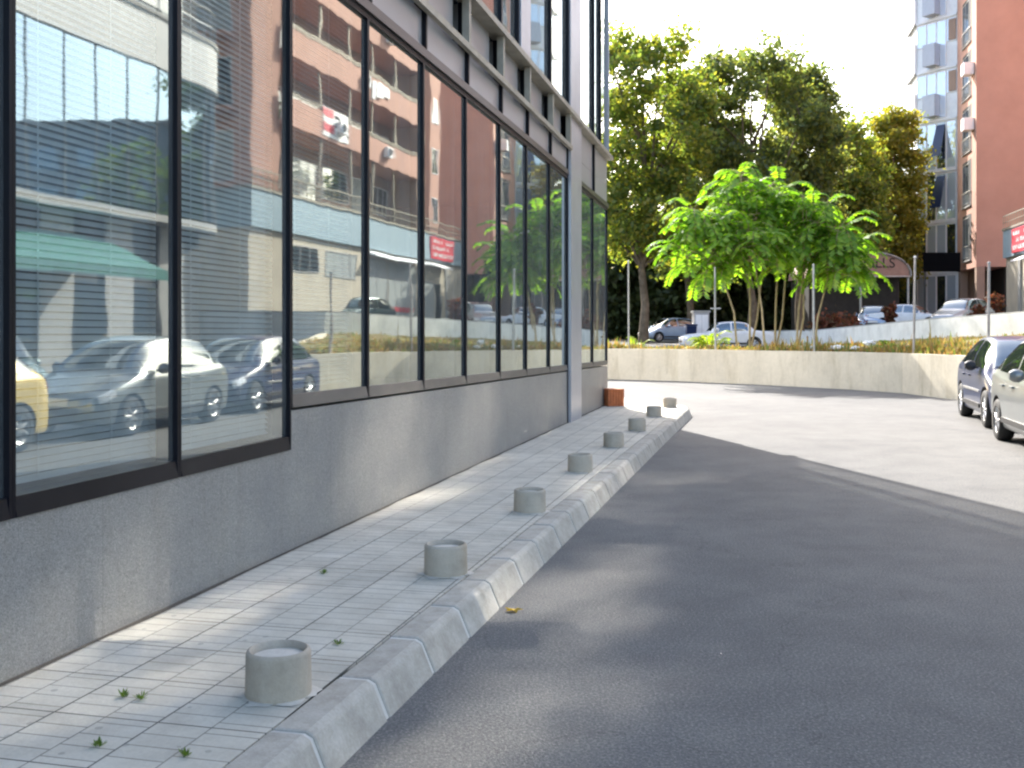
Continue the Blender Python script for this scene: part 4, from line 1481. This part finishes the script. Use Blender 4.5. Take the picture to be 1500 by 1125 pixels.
def TB(u, m, z):                              # u away along the street, m outward to the street
    return Vector((KX + UX * u - UY * m, KY + UY * u + UX * m, z))


tower = empty('terracotta_tower', tuple(TB(3, -4, 1.7)), 0, 'tall terracotta tower with a glazed balcony bay at the right edge', 'building')
TZ0 = zat(391, 75.2)
q = MB(); q.box(0, 6.2, -16, 0, TZ0, 36, TB); q.build('wall', M['pink'], tower)
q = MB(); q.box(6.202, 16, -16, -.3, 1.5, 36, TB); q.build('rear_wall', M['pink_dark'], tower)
q = MB(); q.box(1.2, 6.2, -16, -2.2, 1.5, TZ0 - .002, TB); q.build('recessed_ground_floor', M['dark_wood'], tower)
for u, m in ((.3, -.3), (.3, -3.6), (.3, -7), (5.6, -.3)):
    q = MB(); q.box(u - .28, u + .28, m - .28, m + .28, 1.5, TZ0 - .002, TB); q.build('column', M['pink_dark'], tower)
fh = 79 * 78 / 1500
for k in range(8):
    ztop = zat(146, 78) + fh * (k - 3) + 0 
    z0 = ztop
    if z0 < TZ0 - 1 or z0 > 33: continue
    # slot window on a flat dark panel that paints the recess shade
    q = MB(); q.box(1.5, 4.3, .004, .012, z0 + .05, z0 + fh * .86, TB); q.build('recess_shade_panel', M['dark_wood'], tower)
    win_grid(tower, TB, 2.2, 4.2, z0 + .25, z0 + fh * .8, .02, M['win'], M['grey'], 1)
    q = MB(); q.box(1.5, 4.3, .013, .12, z0 - .02, z0 + .05, TB); q.build('window_sill', M['grey'], tower)
    q = MB()
    for j in range(7): q.box(1.6 + j * .44, 1.63 + j * .44, .07, .1, z0 + .05, z0 + 1.1, TB)
    q.box(1.55, 4.25, .065, .105, z0 + 1.1, z0 + 1.16, TB)
    q.build('window_rail', M['steel'], tower)
    if k in (2, 3):
        ac = MB(); ac.box(.55, 1.5, .02, .75, z0 + 1.4, z0 + 2.3, TB); ac.build('air_conditioner', M['white'], tower, bevel=.03)
# glazed bay


def TC(a, m, z):                              # chamfered camera side of the bay
    c = .7071
    return TB(6.3 + a * c - m * c, a * c + m * c, z)


bay = MB()
fp = [TB(6.25, -.3, 0), TB(6.3, -.02, 0), TC(3.6, -.03, 0), TB(12.4, 2.5, 0), TB(12.4, -.3, 0)]
bay.add([(p.x, p.y, 1.5) for p in fp] + [(p.x, p.y, 36) for p in fp], [(4, 3, 2, 1, 0), (5, 6, 7, 8, 9)] + [(i, (i + 1) % 5, 5 + (i + 1) % 5, 5 + i) for i in range(5)])
bay.build('bay_core', M['white'], tower)
for k in range(10):
    z0 = TZ0 - fh + fh * k
    hi = k >= 4
    for j in range(3):
        u0 = 9.0 + j * 1.14
        win_grid(tower, TB, u0, u0 + 1.1, z0 + (fh * .55 if hi else .15), z0 + fh - .25, 2.52, M['tower_glass'], M['white'], 0, name='bay_window')
    for j in range(4):
        a0 = .06 + j * .885
        win_grid(tower, TC, a0, a0 + .85, z0 + (fh * .5 if hi and j in (0, 3) else .15), z0 + fh - .22, .02, M['win'] if (not hi and (j + k) % 3 == 1) else M['tower_glass'], M['white'], 0, name='bay_window')
    if hi:
        q = MB(); q.box(8.9, 12.6, 2.56, 2.78, z0 + .1, z0 + fh * .62, TB); q.build('balcony', M['white'], tower)
        q = MB(); q.box(8.9, 12.6, 2.56, 2.79, z0 - .05, z0 + .097, TB); q.build('balcony_soffit', M['grey'], tower)
        q = MB(); q.box(1.5, 2.6, .05, .75, z0 + .3, z0 + fh * .5, TC); q.build('box_balcony', M['column'], tower)
        q = MB(); q.box(.05, .7, .05, .10, z0 + fh * .52, z0 + fh * .92, TC); q.build('loggia_opening', M['pink_dark'], tower)
    q = MB(); q.box(-.02, 3.6, .03, .12, z0 - .08, z0 + .1, TC); q.build('floor_band', M['white'], tower)
    if k in (2, 3):
        q = MB(); zz = z0 + fh - .4
        q.hexa([TC(1.0, .06, zz), TC(1.75, .06, zz), TC(1.75, .1, zz - .02), TC(1.0, .1, zz - .02), TC(.9, .85, zz - 2.6), TC(1.85, .85, zz - 2.6), TC(1.85, .9, zz - 2.62), TC(.9, .9, zz - 2.62)])
        q.build('open_sash', M['paint_blue'], tower)
q = MB(); q.box(-.05, 16.1, -16.1, .05, 36.002, 36.6, TB); q.build('roof', M['grey'], tower)

# ---- corner building with the curved glass bay (right of the frame, mirrored in the windows)
cb = empty('curved_bay_building', (19, 22, 0), 0, 'white building with a curved glass bay and green awning, reflected in the first windows', 'building')
foot = [Vector((14.6, 5.5, 0)), Vector((19.15, 27.2, 0))]
dir_ = (foot[1] - foot[0]).normalized()
out_ = Vector((-dir_.y, dir_.x, 0))
front = [foot[0].lerp(foot[1], k / 16) for k in range(17)]
cen = foot[1] - out_ * 2.3
for k in range(1, 9):
    a = k / 8 * math.pi / 2
    front.append(cen + out_ * 2.3 * math.cos(a) + dir_ * 2.3 * math.sin(a))
front.append(front[-1] - out_ * 6)


def strip_wall(mb, pts, off, z0, z1, th=.12):
    for i in range(len(pts) - 1):
        def nrm(j):
            dd = (pts[min(j + 1, len(pts) - 1)] - pts[max(j - 1, 0)]).normalized()
            return Vector((-dd.y, dd.x, 0))
        a, c = pts[i] + nrm(i) * off, pts[i + 1] + nrm(i + 1) * off
        a2, c2 = pts[i] + nrm(i) * (off - th), pts[i + 1] + nrm(i + 1) * (off - th)
        mb.hexa([a + Vector((0, 0, z0)), c + Vector((0, 0, z0)), c2 + Vector((0, 0, z0)), a2 + Vector((0, 0, z0)),
                 a + Vector((0, 0, z1)), c + Vector((0, 0, z1)), c2 + Vector((0, 0, z1)), a2 + Vector((0, 0, z1))])


solid = [p - out_ * .9 for p in front[:17]] + [front[16] - out_ * .9 + dir_ * 1.0, front[-1] - dir_ * .8 - out_ * 1, front[-1] - out_ * 8, foot[0] - out_ * 16]
q = MB(); n = len(solid)
q.add([tuple(p) for p in solid] + [(p.x, p.y, 22) for p in solid], [tuple(range(n - 1, -1, -1)), tuple(range(n, 2 * n))] + [(i, (i + 1) % n, n + (i + 1) % n, n + i) for i in range(n)])
q.build('core', M['dark_wood'], cb)
zc = [5.1, 9.75, 11.3, 14.4, 15.5, 18.6, 19.7, 22]
q = MB(); strip_wall(q, front, 0, 5.0, 5.25, .9); q.build('soffit', M['grey'], cb)
for i in range(len(front) - 2):
    g = MB(); strip_wall(g, front[i:i + 2], -.02, 5.252, 9.75, .04); g.build('bay_window', M['bay_glass'], cb)
    if i % 1 == 0:
        mm = MB(); mm.tube([front[i] + Vector((0, 0, 5.252)), front[i] + Vector((0, 0, 9.75))], .018, 6); mm.build('mullion', M['grey'], cb)
q = MB(); strip_wall(q, front, .06, 9.752, 11.3, .3); q.build('spandrel_band', M['spandrel'], cb)
q = MB(); strip_wall(q, front, .12, 11.302, 11.42, 1.4); q.build('balcony_slab', M['grey'], cb)
q = MB()
for p in front[:-1]:
    q.tube([p + Vector((0, 0, 11.42)), p + Vector((0, 0, 12.4))], .025, 5)
q.tube([p + Vector((0, 0, 12.42)) for p in front], .035, 6)
q.tube([p + Vector((0, 0, 11.9)) for p in front], .02, 5)
q.build('balcony_railing', M['steel'], cb)
back = [p - out_ * .85 for p in front[:17]]
for i in range(16):
    g = MB(); strip_wall(g, back[i:i + 2], 0, 11.5, 14.3, .04); g.build('window', M['win'] if i % 3 else M['pale_win'], cb)
for a, c in ((14.3, 15.6), (18.6, 19.8), (21.9, 22.4)):
    q = MB(); strip_wall(q, front, 0, a, c, 1.3); q.build('spandrel_band', M['white'], cb)
for i in range(16):
    g = MB(); strip_wall(g, back[i:i + 2], 0, 15.6, 18.6, .04); g.build('window', M['win'], cb)
for i in range(16):
    if i % 2 == 0:
        g = MB(); strip_wall(g, [p - out_ * .8 for p in front[i:i + 2]], 0, .4, 3.0, .05); g.build('shop_window', M['win'], cb)
    else:
        mm = MB(); strip_wall(mm, [p - out_ * .8 for p in front[i:i + 2]], .0, .0, 4.99, .06); mm.build('shop_pier', M['grey'], cb)
aw = MB()
p0, p1 = foot[0].lerp(foot[1], .45), foot[0].lerp(foot[1], .80)
h1 = Vector((0, 0, 4.35)); h2 = Vector((0, 0, 3.35)); h3 = Vector((0, 0, 3.05))
o1 = out_ * -.78; o2 = out_ * 1.5
aw.hexa([p0 + o1 + h1 - Vector((0, 0, .05)), p1 + o1 + h1 - Vector((0, 0, .05)), p1 + o2 + h2 - Vector((0, 0, .05)), p0 + o2 + h2 - Vector((0, 0, .05)),
         p0 + o1 + h1, p1 + o1 + h1, p1 + o2 + h2, p0 + o2 + h2])
aw.hexa([p0 + o2 + h3, p1 + o2 + h3, p1 + o2 * 1.02 + h3, p0 + o2 * 1.02 + h3, p0 + o2 + h2, p1 + o2 + h2, p1 + o2 * 1.02 + h2, p0 + o2 * 1.02 + h2])
aw.build('awning', M['green'], cb)

# ---- black board, arched pavilion, kiosk and bin
e = empty('black_billboard', (at(1356, 57), 57, 1.66), 0, 'blank black rectangular board before the foot of the tower', 'billboard')
x0, x1 = at(1352, 57), at(1406, 57)
q = MB(); q.box(x0, x1, 56.9, 57.02, zat(398, 57), zat(370, 57)); q.build('board', M['black'], e, bevel=.01)
q = MB(); q.tube([(x0 + .15, 57.1, 1.6), (x0 + .15, 57.1, zat(372, 57))], .06, 8); q.build('pole', M['dark_wood'], e)

Yp = 69
xl, xr_ = at(1190, Yp), at(1334, Yp)
pv = empty('arched_pavilion', ((xl + xr_) / 2, Yp, 1.6), 0, 'dark restaurant pavilion with an arched tan fabric gable half hidden by the saplings', 'pavilion')
zb, ztp = zat(405, Yp), zat(369, Yp)
arc = [Vector((xl + (xr_ - xl) * (.5 - .5 * math.cos(math.pi * k / 24)), Yp, zb + (ztp - zb) * math.sin(math.pi * k / 24) ** .8)) for k in range(25)]
q = MB(); n = 25
q.add([tuple(p) for p in arc] + [(p.x, p.y + 6, p.z) for p in arc], [tuple(range(n)), tuple(range(2 * n - 1, n - 1, -1))] + [(i, i + 1, n + i + 1, n + i) for i in range(n - 1)] + [(0, n, 2 * n - 1, n - 1)])
q.build('arched_gable', M['awning_tan'], pv, smooth=30)
q = MB(); q.tube([p + Vector((0, -.05, .03)) for p in arc], .07, 6); q.tube([arc[0] + Vector((0, -.05, 0)), arc[-1] + Vector((0, -.05, 0))], .06, 6); q.build('gable_trim', M['steel'], pv, smooth=60)
q = MB(); q.box(xl + .2, xr_ - .2, Yp + 1.5, Yp + 6, 1.4, zb - .003); q.build('back_wall', M['dark_wood'], pv)
for xx in (xl + .1, (xl + xr_) / 2, xr_ - .1):
    q = MB(); q.tube([(xx, Yp + .2, 1.4), (xx, Yp + .2, zb - .003)], .09, 8); q.build('post', M['steel'], pv)
fc = bpy.data.curves.new('gable_lettering', 'FONT')
fc.body = 'GRILLS'; fc.size = .95; fc.extrude = .01; fc.align_x = 'CENTER'
ftmp = link(bpy.data.objects.new('lettering_source', fc))
fme = bpy.data.meshes.new_from_object(ftmp.evaluated_get(bpy.context.evaluated_depsgraph_get()))
bpy.data.objects.remove(ftmp); bpy.data.curves.remove(fc)
fo = link(bpy.data.objects.new('gable_lettering', fme)); fme.materials.clear(); fme.materials.append(M['dark_wood'])
fo.parent = pv
fo.location = (at(1280, Yp) - (xl + xr_) / 2, -.03, zat(392, Yp) - 1.6)
fo.rotation_euler = (R(90), 0, 0)

Yk = 58
ki = empty('grey_kiosk', (at(1028, Yk), Yk, .9), 0, 'pale grey utility kiosk standing behind the white saloon car', 'kiosk')
xa, xb = at(1017, Yk), at(1039, Yk)
q = MB(); q.box(xa, xb, Yk, Yk + .8, .85, zat(458, Yk)); q.build('cabinet', M['column'], ki, bevel=.02)
q = MB(); q.box(xa - .06, xb + .06, Yk - .06, Yk + .86, zat(458, Yk) + .002, zat(455, Yk)); q.build('roof', M['grey'], ki)
q = MB(); q.box(xa + .08, (xa + xb) / 2 - .01, Yk - .02, Yk - .002, 1.0, zat(461, Yk)); q.build('door', M['white'], ki, bevel=.004)
q = MB(); q.box((xa + xb) / 2 + .01, xb - .08, Yk - .02, Yk - .002, 1.0, zat(461, Yk)); q.build('door', M['white'], ki, bevel=.004)
bi = empty('blue_bin', (at(1012, 57), 57, .9), 0, 'blue wheeled bin beside the grey kiosk', 'bin')
x = at(1012, 57)
q = MB(); q.hexa([Vector((x - .22, 56.8, .95)), Vector((x + .22, 56.8, .95)), Vector((x + .22, 57.25, .95)), Vector((x - .22, 57.25, .95)),
                  Vector((x - .3, 56.7, 1.95)), Vector((x + .3, 56.7, 1.95)), Vector((x + .3, 57.3, 1.95)), Vector((x - .3, 57.3, 1.95))])
q.build('container', M['paint_blue'], bi, bevel=.03)
q = MB(); q.box(x - .32, x + .32, 56.66, 57.34, 1.953, 2.05); q.build('lid', M['paint_blue'], bi, bevel=.03)
for dx in (-.18, .18):
    q = MB(); q.lathe([(0, -.03), (.09, -.03), (.09, .03), (0, .03)], (x + dx, 57.2, .95), 14, 'y'); q.build('wheel', M['tyre'], bi)

# ================================================================== LIGHT
ELEV = R(34)
sun_dir = Vector((-.215, .977, 0)).normalized() * math.cos(ELEV) + Vector((0, 0, math.sin(ELEV)))
sl = bpy.data.lights.new('sun', 'SUN')
sl.energy = 4.0
sl.angle = R(.5)
sl.color = (1.0, .955, .89)
so = link(bpy.data.objects.new('sun', sl))
so.rotation_euler = sun_dir.to_track_quat('Z', 'Y').to_euler()
so.location = (-10, 30, 40)

w = bpy.data.worlds.new('World')
S.world = w
w.use_nodes = True
nt = w.node_tree
nt.nodes.clear()
skyn = nt.nodes.new('ShaderNodeTexSky')
skyn.sky_type = 'NISHITA'
skyn.sun_disc = False
skyn.sun_elevation = ELEV
skyn.sun_rotation = math.atan2(sun_dir.x, sun_dir.y)
skyn.air_density = 1.0
skyn.dust_density = 3.0
skyn.ozone_density = .8
bg = nt.nodes.new('ShaderNodeBackground')
bg.inputs['Strength'].default_value = .15
wo = nt.nodes.new('ShaderNodeOutputWorld')
nt.links.new(skyn.outputs[0], bg.inputs[0])
nt.links.new(bg.outputs[0], wo.inputs[0])

# ================================================================== CAMERA
cam = bpy.data.cameras.new('camera')
cam.sensor_width = 36
cam.lens = 36
cam.shift_y = -(562.5 - YH) / 1500
cam.clip_start = .05
cam.clip_end = 3000
cobj = link(bpy.data.objects.new('camera', cam))
cobj.location = (0, 0, CAM_Z)
cobj.rotation_euler = (R(90), 0, 0)
S.camera = cobj

S.view_settings.view_transform = 'Standard'
S.view_settings.look = 'None'
S.view_settings.exposure = 1.9
S.view_settings.gamma = 1
S.render.resolution_x, S.render.resolution_y = 1024, 768
S.render.engine = 'CYCLES'
S.cycles.max_bounces = 8
S.cycles.glossy_bounces = 5
S.cycles.transparent_max_bounces = 12
S.cycles.use_denoising = True
S.cycles.filter_width = 2.3
S.cycles.caustics_reflective = True
S.cycles.blur_glossy = 0.05
S.cycles.sample_clamp_indirect = 120
S.cycles.use_guiding = True
S.cycles.use_surface_guiding = True
S.cycles.use_volume_guiding = False
S.cycles.surface_guiding_probability = .7
S.cycles.guiding_training_samples = 128
S.cycles.caustics_refractive = False
